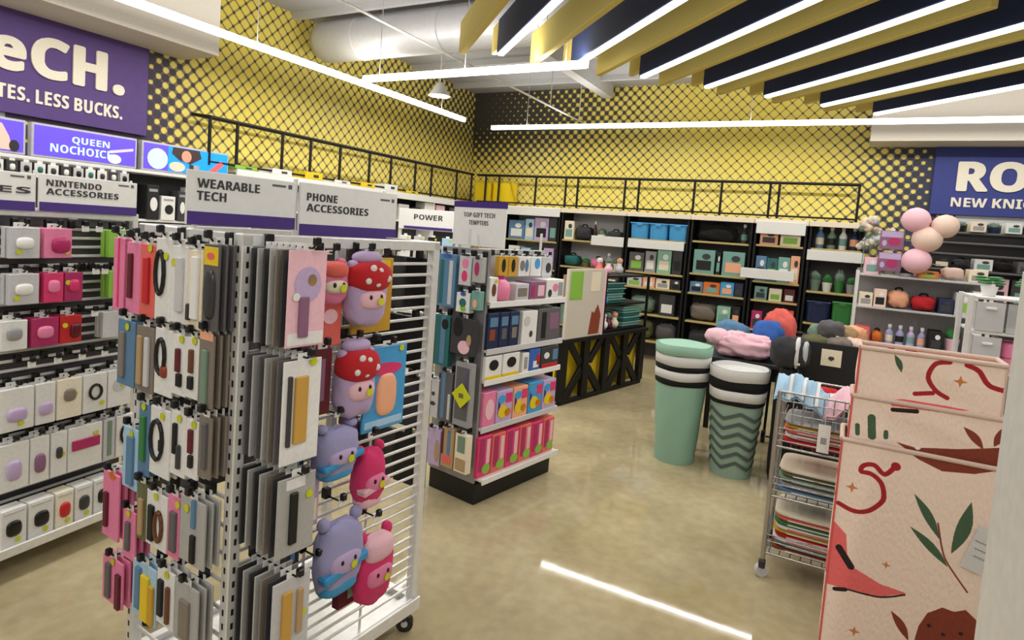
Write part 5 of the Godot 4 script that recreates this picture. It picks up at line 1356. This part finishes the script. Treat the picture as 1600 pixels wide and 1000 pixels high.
# ---------------------------------------------------------------- units on the right
func right_units() -> void:
	var white := mat("white", "metal")
	# decor shelf with lanterns
	var t := thing("decor_shelf", "grey open shelf of vases and candles at the right rear", "shelving", at(0.55, 0, -6.15))
	for x in [-0.46, 0.46]:
		for z in [-0.16, 0.16]:
			bx(t, "upright", Vector3(x, 0.72, z), Vector3(0.025, 1.44, 0.025), white, 0.002)
	var ys := [0.45, 0.84, 1.15, 1.42]
	bx(t, "back_panel", Vector3(0, 0.76, -0.17), Vector3(0.93, 1.40, 0.012), mat("grey", "metal"), 0.002)
	for y in [0.10] + ys:
		bx(t, "shelf", Vector3(0, y - 0.01, 0), Vector3(0.895, 0.018, 0.33), mat("pale grey", "metal"), 0.003)
	var goods := [
		[[["grey", "box", 0.2, 0.25], ["pale pink", "box", 0.2, 0.25], ["white", "box", 0.2, 0.25]], 0],
		[[["coral", "box", 0.10, 0.13], ["orange", "bag", 0.09, 0.12], ["lavender", "bottle", 0.065, 0.17], ["lavender", "bottle", 0.065, 0.17], ["lilac", "bottle", 0.065, 0.17], ["lavender", "bottle", 0.065, 0.17], ["black", "box", 0.09, 0.16], ["pale pink", "pot", 0.12, 0.2], ["white", "box", 0.10, 0.2]], 1],
		[[["cream", "box", 0.10, 0.11], ["blush", "box", 0.09, 0.15], ["peach", "bag", 0.16, 0.17], ["red", "bag", 0.18, 0.14], ["navy", "box", 0.10, 0.12], ["pale grey", "box", 0.10, 0.18], ["white", "box", 0.09, 0.2]], 2],
		[[["pale pink", "box", 0.11, 0.14], ["stone", "bag", 0.11, 0.13], ["white", "bottle", 0.11, 0.15], ["orange", "box", 0.14, 0.06], ["blush", "bag", 0.16, 0.12], ["cream", "box", 0.12, 0.1]], 3]]
	for r in 4:
		var row: Array = goods[r][0]
		var tot := 0.0
		for g in row:
			tot += g[2]
		var gap: float = (0.88 - tot) / (row.size() + 1)
		var x := 0.55 - 0.44 + gap
		for i in row.size():
			var g: Array = row[i]
			good(g[1], g[0], "%s item, %s from the left on the %s decor shelf at right" % [g[0], ORD[i], ORD[r]], "goods on the decor shelf", at(x + g[2] / 2, ys[r] - 0.0005, -6.1), g[2], g[3], 200 + r * 9 + i)
			x += g[2] + gap
	# paper lantern balls on a stand
	var stand := thing("lantern_stand", "thin grey stand carrying round pink paper lanterns", "stand", at(0.53, 1.419, -6.12))
	tb(stand, "pole", [Vector3.ZERO, Vector3(0, 0.50, 0)], 0.008, mat("grey", "metal"))
	bx(stand, "foot", Vector3(0, 0.006, 0), Vector3(0.12, 0.012, 0.12), mat("grey", "metal"), 0.003)
	for y in [0.12, 0.30, 0.42, 0.46]:
		tb(stand, "arm", [Vector3(-0.12, y, 0), Vector3(0.14, y, 0)], 0.004, mat("grey", "metal"))
	var balls := [[0.455, 1.885, 0.105, "pale pink", "largest pale pink paper lantern at the top left of the cluster"], [0.655, 1.845, 0.098, "blush", "pale pink paper lantern at the right of the cluster"], [0.545, 1.735, 0.110, "blush", "blush paper lantern in the middle of the cluster"], [0.49, 1.555, 0.108, "pale pink", "pink paper lantern lowest in the cluster"]]
	for b in balls:
		var l := thing("paper_lantern", b[4], "lantern", at(b[0], b[1] - b[2], -5.98), "pink paper lanterns")
		var st := new_st()
		var prof := []
		for i in 33:
			var a := -PI / 2 + PI * i / 32
			prof.append(Vector2(maxf(cos(a), 0.12) * b[2] * (1.0 if i % 2 else 0.972), sin(a) * b[2] * 0.94 + b[2]))
		add_round_lathe(st, prof, 26)
		var pm := mat(b[3], "card", 0.9)
		part(l, "paper_globe", st.commit(), pm)
		st = new_st()
		add_lathe(st, [Vector2(b[2] * 0.14, b[2] * 1.92), Vector2(b[2] * 0.14, b[2] * 1.98), Vector2(b[2] * 0.10, b[2] * 1.98)], 14)
		part(l, "collar", st.commit(), mat("gold", "metal"))
	for i in 2:
		var pk := hung("lilac_pack", "lilac gift pack hanging %s beside the lanterns" % ["above", "below"][i], "lilac packs by the lanterns", at(0.305, 1.80 - i * 0.18, -6.0), 0.17, 0.165, 0.05, "mauve", [["rect", "lilac", 0, 0.75, 0.9, 0.3], ["oval", "magenta", 0.1, 0.4, 0.5, 0.4], ["oval", "lilac", -0.3, 0.3, 0.2, 0.3]])
	var fb := thing("pack_rail", "white upright rail holding the lilac packs", "rail", at(0.305, 1.419, -6.045))
	bx(fb, "upright", Vector3(0, 0.2, 0), Vector3(0.02, 0.40, 0.012), white, 0.002)
	bx(fb, "foot", Vector3(0, 0.006, -0.03), Vector3(0.10, 0.012, 0.10), white, 0.002)
	for i in 9:
		var f := thing("dried_flowers", "pale dried flower bunch, %s in the cluster left of the lilac packs" % ORD[i], "flowers", at(0.11 + (i % 3) * 0.05, 1.419, -6.29 + (i / 3) * 0.035), "dried flower bunches")
		var top := 0.22 + 0.06 * (i % 4) + 0.02 * (i / 3)
		tb(f, "stem", [Vector3(0, 0, 0), Vector3(0.01, top, 0)], 0.003, mat("sage"))
		for k in 3:
			var st := new_st()
			add_blob(st, Vector3(0.02 * (k - 1), top + 0.02 * (k % 2) + 0.01, 0.01 * k), Vector3(0.035, 0.03, 0.035), 1.0, 0.7, i * 3 + k, 12, 8)
			part(f, "bloom", st.commit(), mat(["cream", "pale grey", "sage", "blush"][(i + k) % 4], "fluff"))
	# dark wire rack unit under the blue sign
	t = thing("wire_unit", "dark wire rack unit under the blue sign at right", "shelving", at(1.35, 0, -6.85))
	for x in [-0.70, 0.70]:
		for z in [-0.18, 0.18]:
			tb(t, "post", [Vector3(x, 0, z), Vector3(x, 1.93, z)], 0.012, mat("charcoal", "metal"))
	bx(t, "back_panel", Vector3(0, 0.97, -0.20), Vector3(1.44, 1.92, 0.012), mat("charcoal"), 0.002)
	for y in [0.3, 0.8, 1.2, 1.50, 1.64, 1.74, 1.83]:
		for z in [-0.18, -0.06, 0.06, 0.18]:
			tb(t, "rail", [Vector3(-0.70, y, z), Vector3(0.70, y, z)], 0.012 if z > 0.1 else 0.006, mat("smoke" if z > 0.1 else "charcoal", "plastic", 0.5))
		for x in [-0.70, 0.0, 0.70]:
			tb(t, "cross_rail", [Vector3(x, y, -0.18), Vector3(x, y, 0.18)], 0.006, mat("charcoal", "metal"))
	for i in 11:
		var c: String = ["white", "black", "cream", "navy", "white", "black"][i % 6]
		good("pot" if i % 2 else "box", c, "%s piece on top of the dark wire rack, %s from the left" % [c, ORD[i]], "pieces on the dark wire rack", at(0.72 + i * 0.122, 1.843, -6.72), 0.11, 0.09, 300 + i)
	for i in 9:
		var c: String = ["black", "charcoal", "white", "black", "smoke"][i % 5]
		good("bag" if i % 2 else "box", c, "%s piece on the middle of the dark wire rack, %s from the left" % [c, ORD[i]], "pieces inside the dark wire rack", at(0.74 + i * 0.15, 1.513, -6.78), 0.13, 0.10, 330 + i)
	for i in 7:
		var c: String = ["white", "grey", "pale pink", "charcoal", "teal", "white", "cream"][i]
		good("box", c, "%s carton low on the dark wire rack, %s from the left" % [c, ORD[i]], "cartons low on the dark wire rack", at(0.78 + i * 0.19, 1.213, -6.85), 0.17, 0.24, 350 + i)
	# organiser tower with clear drawers
	t = thing("organiser_rack", "white organiser rack with clear drawers behind the patterned hampers", "shelving", at(0.82, 0, -3.6))
	for x in [-0.31, 0.31]:
		for z in [-0.14, 0.14]:
			bx(t, "post", Vector3(x, 0.71, z), Vector3(0.022, 1.42, 0.022), white, 0.002)
	for y in [0.3, 0.7, 1.08, 1.255, 1.41]:
		bx(t, "shelf", Vector3(0, y, 0), Vector3(0.60, 0.014, 0.30), white, 0.003)
	for r in [[1.0875, 0.15, "lower"], [1.2625, 0.13, "upper"]]:
		for i in (1 if r[2] == "lower" else 2):
			var dr := thing("clear_drawer", "%s clear plastic drawer, %s on the organiser rack" % [["left", "right"][i], r[2]], "drawer", at(0.585 + i * 0.112, r[0], -3.55), "clear drawers")
			var w := 0.10
			for s in [[Vector3(0, r[1] / 2, 0.10), Vector3(w, r[1], 0.004)], [Vector3(-w / 2, r[1] / 2, 0), Vector3(0.004, r[1], 0.2)], [Vector3(w / 2, r[1] / 2, 0), Vector3(0.004, r[1], 0.2)], [Vector3(0, 0.003, 0), Vector3(w, 0.005, 0.2)]]:
				bx(dr, "wall", s[0], s[1], mat("pale grey", "plastic", 0.2) if i == 0 or s[1].y < 0.01 else clear_plastic(), 0.001)
			bx(dr, "grip", Vector3(0, r[1] * 0.8, 0.108), Vector3(0.04, 0.012, 0.012), mat("white", "plastic"), 0.003)
	for i in 3:
		var jar := thing("pink_jar", "pink lidded jar, %s in the right column of the organiser rack" % ["front", "middle", "rear"][i], "jar", at([0.68, 0.76, 0.70][i], 1.0875, [-3.50, -3.52, -3.62][i]), "pink jars")
		var st := new_st()
		add_lathe(st, [Vector2(0, 0), Vector2(0.034, 0), Vector2(0.036, 0.06), Vector2(0.03, 0.065), Vector2(0, 0.065)], 16)
		part(jar, "body", st.commit(), mat("pink", "plastic"))
		st = new_st()
		add_lathe(st, [Vector2(0.037, 0.066), Vector2(0.037, 0.12), Vector2(0.03, 0.128), Vector2(0, 0.128)], 16)
		part(jar, "lid", st.commit(), mat("pink", "plastic", 0.4))
	for i in 2:
		var pl := thing("leafy_plant", "small leafy green plant, %s on the organiser rack" % ["left", "right"][i], "plant", at(0.585 + i * 0.15, 1.4175, -3.55), "small green plants")
		var st := new_st()
		add_lathe(st, [Vector2(0, 0), Vector2(0.025, 0), Vector2(0.035, 0.045), Vector2(0.03, 0.045), Vector2(0, 0.038)], 14)
		part(pl, "pot", st.commit(), mat("white", "plastic"))
		for k in 9:
			st = new_st()
			var an := TAU * k / 9.0 + i
			add_blob(st, Vector3(cos(an) * 0.035, 0.06 + 0.012 * (k % 3), sin(an) * 0.035), Vector3(0.026, 0.007, 0.014), 1.0, 0, 1, 10, 6)
			part(pl, "leaf", st.commit(), mat("green", "card", 0.5), Transform3D(Basis(Vector3.UP, 0.0), Vector3.ZERO))
	# near white end panel of the shelf on the right
	t = thing("white_shelf_unit", "plain white shelf unit seen end-on at the right edge", "shelving", at(0.235, 0, -0.75))
	bx(t, "panel", Vector3(0.014, 0.775, 0), Vector3(0.028, 1.55, 0.9), mat("white", "metal", 0.5), 0.004)
	bx(t, "side", Vector3(0.25, 0.775, -0.44), Vector3(0.45, 1.53, 0.02), mat("white", "metal", 0.5), 0.003)
	for y in [0.2, 0.6, 1.0, 1.5]:
		bx(t, "shelf", Vector3(0.25, y, 0), Vector3(0.44, 0.02, 0.85), mat("white", "metal", 0.5), 0.003)

# ---------------------------------------------------------------- chrome wire cart with folded textiles
func textile_cart() -> void:
	var O := Vector3(-0.215, 0, -3.13)
	var W := 0.50
	var D := 0.36
	var t := thing("wire_cart", "chrome wire cart on casters with folded textiles", "cart", at(O.x, 0, O.z))
	var cm := chrome()
	for x in [0.0, W]:
		for z in [0.0, -D]:
			tb(t, "leg", [Vector3(x, 0.07, z), Vector3(x, 0.90, z)], 0.011, cm, 8)
			caster(t, Vector3(x, 0, z), mat("pale grey", "plastic"))
	for y in [0.12, 0.40, 0.64]:
		tb(t, "shelf_rim", [Vector3(0, y, 0), Vector3(W, y, 0), Vector3(W, y, -D), Vector3(0, y, -D), Vector3(0, y, 0)], 0.006, cm, 6)
		for i in 11:
			tb(t, "shelf_wire", [Vector3(W * (i + 0.5) / 11, y, 0), Vector3(W * (i + 0.5) / 11, y, -D)], 0.003, cm, 5)
		for i in 3:
			tb(t, "guard_wire", [Vector3(0, y + 0.03 + i * 0.03, 0), Vector3(W, y + 0.03 + i * 0.03, 0)], 0.003, cm, 5)
			tb(t, "guard_wire", [Vector3(0, y + 0.03 + i * 0.03, 0), Vector3(0, y + 0.03 + i * 0.03, -D)], 0.003, cm, 5)
	for y in [0.80, 0.86, 0.90]:
		tb(t, "basket_rim", [Vector3(0, y, 0), Vector3(W, y, 0), Vector3(W, y, -D), Vector3(0, y, -D), Vector3(0, y, 0)], 0.006 if y > 0.87 else 0.003, cm, 6)
	for i in 12:
		tb(t, "basket_wire", [Vector3(W * (i + 0.5) / 12, 0.90, 0), Vector3(W * (i + 0.5) / 12, 0.76, 0), Vector3(W * (i + 0.5) / 12, 0.76, -D)], 0.003, cm, 5)
	# folded textiles
	var piles := [[0.645, [["red", 0.028], ["white", 0.024], ["coral", 0.022], ["mustard", 0.02], ["pale grey", 0.024]], "upper"], [0.405, [["slate blue", 0.03], ["grey", 0.026], ["sage", 0.028], ["olive", 0.02], ["cream", 0.026]], "middle"], [0.125, [["rust", 0.024], ["sage", 0.022], ["white", 0.02], ["red", 0.022], ["mustard", 0.018], ["white", 0.022], ["green", 0.022], ["coral", 0.02], ["cream", 0.024]], "lower"]]
	for p in piles:
		var y: float = p[0] + 0.002
		for i in p[1].size():
			var g: Array = p[1][i]
			var f := thing("folded_textile", "%s folded cloth, %s from the bottom of the %s cart pile" % [g[0], ORD[i], p[2]], "cloth", at(O.x + 0.19, y, O.z - 0.17), "folded cloths on the cart")
			var st := new_st()
			add_blob(st, Vector3(0, g[1] / 2, 0), Vector3(0.165 - 0.008 * (i % 2), g[1] / 2, 0.14), 0.35, 0.02, i + 3, 24, 8)
			part(f, "body", st.commit(), mat(g[0], "cloth"))
			bx(f, "hem_stripe", Vector3(0.0, g[1] * 0.5, 0.1385), Vector3(0.2, g[1] * 0.25, 0.004), mat("white" if g[0] != "white" else "coral", "cloth"), 0.001)
			y += g[1]
	# striped blue and pink towels draped over the basket
	for k in 2:
		var tw := thing("draped_towel", ["pale blue striped towel draped over the cart's basket", "pale pink towel heaped on the cart's basket"][k], "towel", at(O.x + [0.11, 0.31][k], 0.765, O.z - 0.15), "towels on the cart")
		var rows := []
		for i in 15:
			var row := PackedVector3Array()
			for j in 13:
				var u := i / 14.0 - 0.5
				var v := j / 12.0 - 0.5
				var sag := 0.18 - 0.32 * v * v - (0.10 * u if k == 0 else -0.04 * u) - 0.2 * u * u + 0.012 * sin(u * 21.0 + v * 9.0)
				row.append(Vector3(u * [0.27, 0.25][k], sag, v * 0.30 + 0.01 * sin(u * 12.0)))
			rows.append(row)
		var st := new_st()
		add_grid(st, rows, false, func(_v): return Vector3.UP)
		var lower := []
		for r in rows:
			var row := PackedVector3Array()
			for q in r:
				row.append(q - Vector3(0, 0.012, 0))
			lower.append(row)
		add_grid(st, lower, false, func(_v): return Vector3.DOWN)
		part(tw, "cloth", st.commit(), mat(["pale blue", "pale pink"][k], "cloth"))
		if k == 0:
			for i in [3, 6, 9, 12]:
				st = new_st()
				var pr := []
				for e in [0.0, 0.014]:
					var row := PackedVector3Array()
					for q in rows[i]:
						row.append(q + Vector3(e, 0.003, 0))
					pr.append(row)
				add_grid(st, pr, false, func(_v): return Vector3.UP)
				part(tw, "stripe", st.commit(), mat("white", "cloth"))
	soft("red_cloth", "crumpled red cloth between the towels on the cart", "cloth", at(O.x + 0.19, 0.78, O.z - 0.30), Vector3(0.10, 0.055, 0.05), "red", 71)
	soft("white_bag", "white cloth bag on the right of the lower cart shelf", "bag", at(O.x + 0.43, 0.13, O.z - 0.16), Vector3(0.06, 0.14, 0.12), "white", 72)
	var tgn := thing("paper_tag", "white paper tag hanging from the cart's basket", "tag", at(O.x + 0.20, 0.66, O.z + 0.013))
	bx(tgn, "paper", Vector3(0, 0.06, 0), Vector3(0.05, 0.13, 0.002), mat("white"), 0.0005)
	tb(tgn, "string", [Vector3(0, 0.12, 0), Vector3(0, 0.20, -0.002)], 0.0015, mat("white", "cloth"), 4)
	bx(tgn, "printed_mark", Vector3(0, 0.05, 0.0012), Vector3(0.025, 0.03, 0.001), mat("grey"), 0.0002)

# ---------------------------------------------------------------- nested fabric hampers with a printed bush pattern
func stroke(im: Image, pts: Array, wide: float, c: Color, s: float) -> void:     # pts in metres from the panel's lower left corner
	for i in pts.size() - 1:
		var a: Vector2 = pts[i]
		var b: Vector2 = pts[i + 1]
		var n := int(a.distance_to(b) * s / 1.5) + 1
		for k in n + 1:
			var p: Vector2 = a.cubic_interpolate(b, pts[maxi(i - 1, 0)], pts[mini(i + 2, pts.size() - 1)], float(k) / n)
			dab(im, p, wide / 2, c, s)

func dab(im: Image, p: Vector2, r: float, c: Color, s: float) -> void:
	var cx := p.x * s
	var cy := im.get_height() - p.y * s
	var rr := r * s
	for y in range(int(cy - rr), int(cy + rr) + 1):
		for x in range(int(cx - rr), int(cx + rr) + 1):
			if x >= 0 and y >= 0 and x < im.get_width() and y < im.get_height() and (x - cx) * (x - cx) + (y - cy) * (y - cy) <= rr * rr:
				im.set_pixel(x, y, c)

func fill(im: Image, poly: Array, c: Color, s: float) -> void:
	var pp := PackedVector2Array(poly)
	var lo := pp[0]
	var hi := pp[0]
	for q in pp:
		lo = lo.min(q)
		hi = hi.max(q)
	for y in range(maxi(int(im.get_height() - hi.y * s), 0), mini(int(im.get_height() - lo.y * s) + 1, im.get_height())):
		for x in range(maxi(int(lo.x * s), 0), mini(int(hi.x * s) + 1, im.get_width())):
			if Geometry2D.is_point_in_polygon(Vector2(x / s, (im.get_height() - y) / s), pp):
				im.set_pixel(x, y, c)

func leaf(im: Image, a: Vector2, b: Vector2, wide: float, c: Color, s: float) -> void:
	var d := b - a
	var n := Vector2(-d.y, d.x).normalized() * wide
	var poly := []
	for k in 9:
		poly.append(a + d * k / 8.0 + n * sin(PI * k / 8.0))
	for k in range(7, 0, -1):
		poly.append(a + d * k / 8.0 - n * sin(PI * k / 8.0) * 0.5)
	fill(im, poly, c, s)

func star(im: Image, p: Vector2, r: float, c: Color, s: float) -> void:
	var poly := []
	for k in 8:
		poly.append(p + Vector2(cos(TAU * k / 8), sin(TAU * k / 8)) * (r if k % 2 == 0 else r * 0.35))
	fill(im, poly, c, s)

func v2(list: Array) -> Array:
	var out := []
	for q in list:
		out.append(Vector2(q[0] - 0.04, q[1]))
	return out

func fabric_print() -> ImageTexture:
	var s := 900.0
	var im := Image.create(int(0.46 * s), int(1.28 * s), true, Image.FORMAT_RGBA8)
	im.fill(Color(0.96, 0.865, 0.80))
	var red := Color(0.66, 0.12, 0.16)
	var rust := Color(0.52, 0.23, 0.16)
	var green := Color(0.28, 0.38, 0.28)
	var pink := Color(0.92, 0.42, 0.42)
	var ochre := Color(0.80, 0.50, 0.28)
	var ink := Color(0.16, 0.10, 0.10)
	# lowest hamper
	stroke(im, v2([[0.201, 0.866], [0.174, 0.834], [0.142, 0.857], [0.112, 0.849], [0.106, 0.827], [0.136, 0.825], [0.165, 0.805], [0.178, 0.770], [0.175, 0.738], [0.14, 0.697], [0.098, 0.685], [0.05, 0.700]]), 0.015, red, s)
	dab(im, Vector2(0.163, 0.868), 0.014, red, s)
	star(im, Vector2(0.045, 0.765), 0.02, ochre, s)
	stroke(im, v2([[0.433, 0.514], [0.375, 0.588], [0.355, 0.631], [0.335, 0.713]]), 0.005, rust, s)
	leaf(im, Vector2(0.222, 0.792), Vector2(0.304, 0.662), 0.018, green, s)
	leaf(im, Vector2(0.221, 0.681), Vector2(0.336, 0.578), 0.018, green, s)
	leaf(im, Vector2(0.375, 0.805), Vector2(0.339, 0.624), 0.026, green, s)
	fill(im, v2([[0.041, 0.635], [0.084, 0.597], [0.098, 0.496], [0.199, 0.457], [0.276, 0.453], [0.195, 0.409], [0.041, 0.407]]), pink, s)
	stroke(im, v2([[0.067, 0.545], [0.108, 0.490]]), 0.022, ink, s)
	stroke(im, v2([[0.068, 0.397], [0.099, 0.405]]), 0.014, ink, s)
	stroke(im, v2([[0.10, 0.408], [0.2, 0.412], [0.27, 0.446]]), 0.006, ink, s)
	star(im, Vector2(0.169, 0.528), 0.014, ochre, s)
	fill(im, v2([[0.30, 0.20], [0.318, 0.357], [0.337, 0.41], [0.374, 0.443], [0.406, 0.44], [0.435, 0.456], [0.465, 0.433], [0.475, 0.365], [0.47, 0.20]]), rust, s)
	for q in [[0.345, 0.37], [0.385, 0.355], [0.43, 0.375]]:
		dab(im, Vector2(q[0] - 0.04, q[1]), 0.006, ink, s)
	leaf(im, Vector2(0.198, 0.378), Vector2(0.256, 0.295), 0.018, rust, s)
	fill(im, v2([[0.197, 0.946], [0.251, 0.939], [0.361, 0.96], [0.48, 0.993], [0.48, 0.926], [0.413, 0.896], [0.329, 0.884], [0.263, 0.907]]), rust, s)
	dab(im, Vector2(0.218, 0.942), 0.009, Color(0.95, 0.9, 0.85), s)
	stroke(im, v2([[0.07, 0.15], [0.2, 0.1], [0.3, 0.14]]), 0.014, red, s)
	star(im, Vector2(0.1, 0.27), 0.018, ochre, s)
	# second
	fill(im, v2([[0.162, 1.080], [0.202, 1.092], [0.299, 1.092], [0.385, 1.090], [0.302, 1.070], [0.172, 1.064]]), pink, s)
	stroke(im, v2([[0.177, 1.052], [0.243, 1.060]]), 0.014, ink, s)
	stroke(im, v2([[0.119, 1.012], [0.126, 0.950]]), 0.024, green, s)
	stroke(im, v2([[0.08, 0.978], [0.083, 0.950]]), 0.014, green, s)
	stroke(im, v2([[0.165, 0.972], [0.166, 0.955]]), 0.014, green, s)
	leaf(im, Vector2(0.332, 1.036), Vector2(0.39, 0.975), 0.016, rust, s)
	leaf(im, Vector2(0.428, 1.05), Vector2(0.415, 0.99), 0.016, rust, s)
	# top
	leaf(im, Vector2(0.124, 1.236), Vector2(0.150, 1.178), 0.012, green, s)
	stroke(im, v2([[0.317, 1.235], [0.279, 1.223], [0.264, 1.177], [0.288, 1.137], [0.321, 1.118]]), 0.014, red, s)
	stroke(im, v2([[0.234, 1.115], [0.281, 1.126]]), 0.014, red, s)
	stroke(im, v2([[0.363, 1.233], [0.395, 1.219], [0.426, 1.178], [0.48, 1.167]]), 0.015, red, s)
	star(im, Vector2(0.31, 1.178), 0.02, ochre, s)
	im.generate_mipmaps()
	return ImageTexture.create_from_image(im)

func fabric_boxes() -> void:
	var m := StandardMaterial3D.new()
	m.albedo_texture = fabric_print()
	m.roughness = 0.9
	m.normal_enabled = true
	m.normal_texture = grain("cloth")[1]
	m.normal_scale = 0.25
	var x0 := 0.045
	var x1 := 0.495
	var z := -2.4
	var dep := 0.20
	var defs := [["pink fabric hamper printed with snake, leaves and animals, lowest of the nested three", 0.0, 0.925, 0.0], ["middle nested fabric hamper with a printed cactus", 0.925, 1.078, 0.016], ["top nested fabric hamper with a printed red snake", 1.078, 1.245, 0.024]]
	for d in defs:
		var t := thing("fabric_hamper", d[0], "hamper", at((x0 + x1) / 2, d[1], z - dep / 2), "patterned fabric hampers")
		var hw: float = (x1 - x0) / 2 - d[3]
		var hd: float = dep / 2 - d[3]
		var h: float = d[2] - d[1]
		var st := new_st()
		# four sides with a little slack in the cloth, each with its own stretch of the print
		for side in 4:
			var nx := 10
			var ny := 12
			var b := Basis(Vector3.UP, side * PI / 2)
			var w: float = hw if side % 2 == 0 else hd
			var off: float = hd if side % 2 == 0 else hw
			var fn := func(i: int, j: int) -> Vector3:
				var u := float(i) / nx
				var v := float(j) / ny
				var slack := 0.006 * sin(u * PI) * sin(v * PI) * sin(u * 7.0 + v * 5.0 + side)
				return b * Vector3(lerpf(-w, w, u), v * h, off + slack)
			for i in nx:
				for j in ny:
					for k in [[0, 0], [0, 1], [1, 1], [0, 0], [1, 1], [1, 0]]:
						var ii: int = i + k[0]
						var jj: int = j + k[1]
						var e1: Vector3 = fn.call(mini(ii + 1, nx), jj) - fn.call(maxi(ii - 1, 0), jj)
						var e2: Vector3 = fn.call(ii, mini(jj + 1, ny)) - fn.call(ii, maxi(jj - 1, 0))
						st.set_normal(e1.cross(e2).normalized())
						var px: float = d[3] + 2.0 * w * ii / nx
						var py: float = d[1] + h * jj / ny
						st.set_uv(Vector2(clampf(px / 0.46, 0, 1), 1.0 - py / 1.28))
						st.add_vertex(fn.call(ii, jj))
		st.generate_tangents()
		part(t, "printed_cloth", st.commit(), m)
		# rolled hem
		var hem := new_st()
		add_tube(hem, [Vector3(-hw, h, hd), Vector3(hw, h, hd), Vector3(hw, h, -hd), Vector3(-hw, h, -hd), Vector3(-hw, h, hd)], 0.008, 8)
		part(t, "hem", hem.commit(), mat("blush", "cloth"))
		for sx in [-1, 1]:
			tb(t, "piping", [Vector3(sx * hw, 0, hd), Vector3(sx * hw, h, hd)], 0.004, mat("coral" if sx < 0 else "blush", "cloth"), 6)
		bx(t, "floor_board", Vector3(0, 0.01, 0), Vector3(hw * 1.96, 0.01, hd * 1.96), mat("blush", "cloth"), 0.002)
	var g := thing("care_tag", "white care tag stitched to the lowest patterned hamper", "tag", at(0.455, 0.585, z + 0.006))
	bx(g, "tag", Vector3(0, 0.075, 0), Vector3(0.055, 0.15, 0.003), mat("white", "cloth"), 0.0006, Vector3(0, 0, -0.25))
	for i in 3:
		bx(g, "printed_line", Vector3(0.0, 0.05 + i * 0.025, 0.002), Vector3(0.03, 0.004, 0.001), mat("grey"), 0.0003, Vector3(0, 0, -0.25))
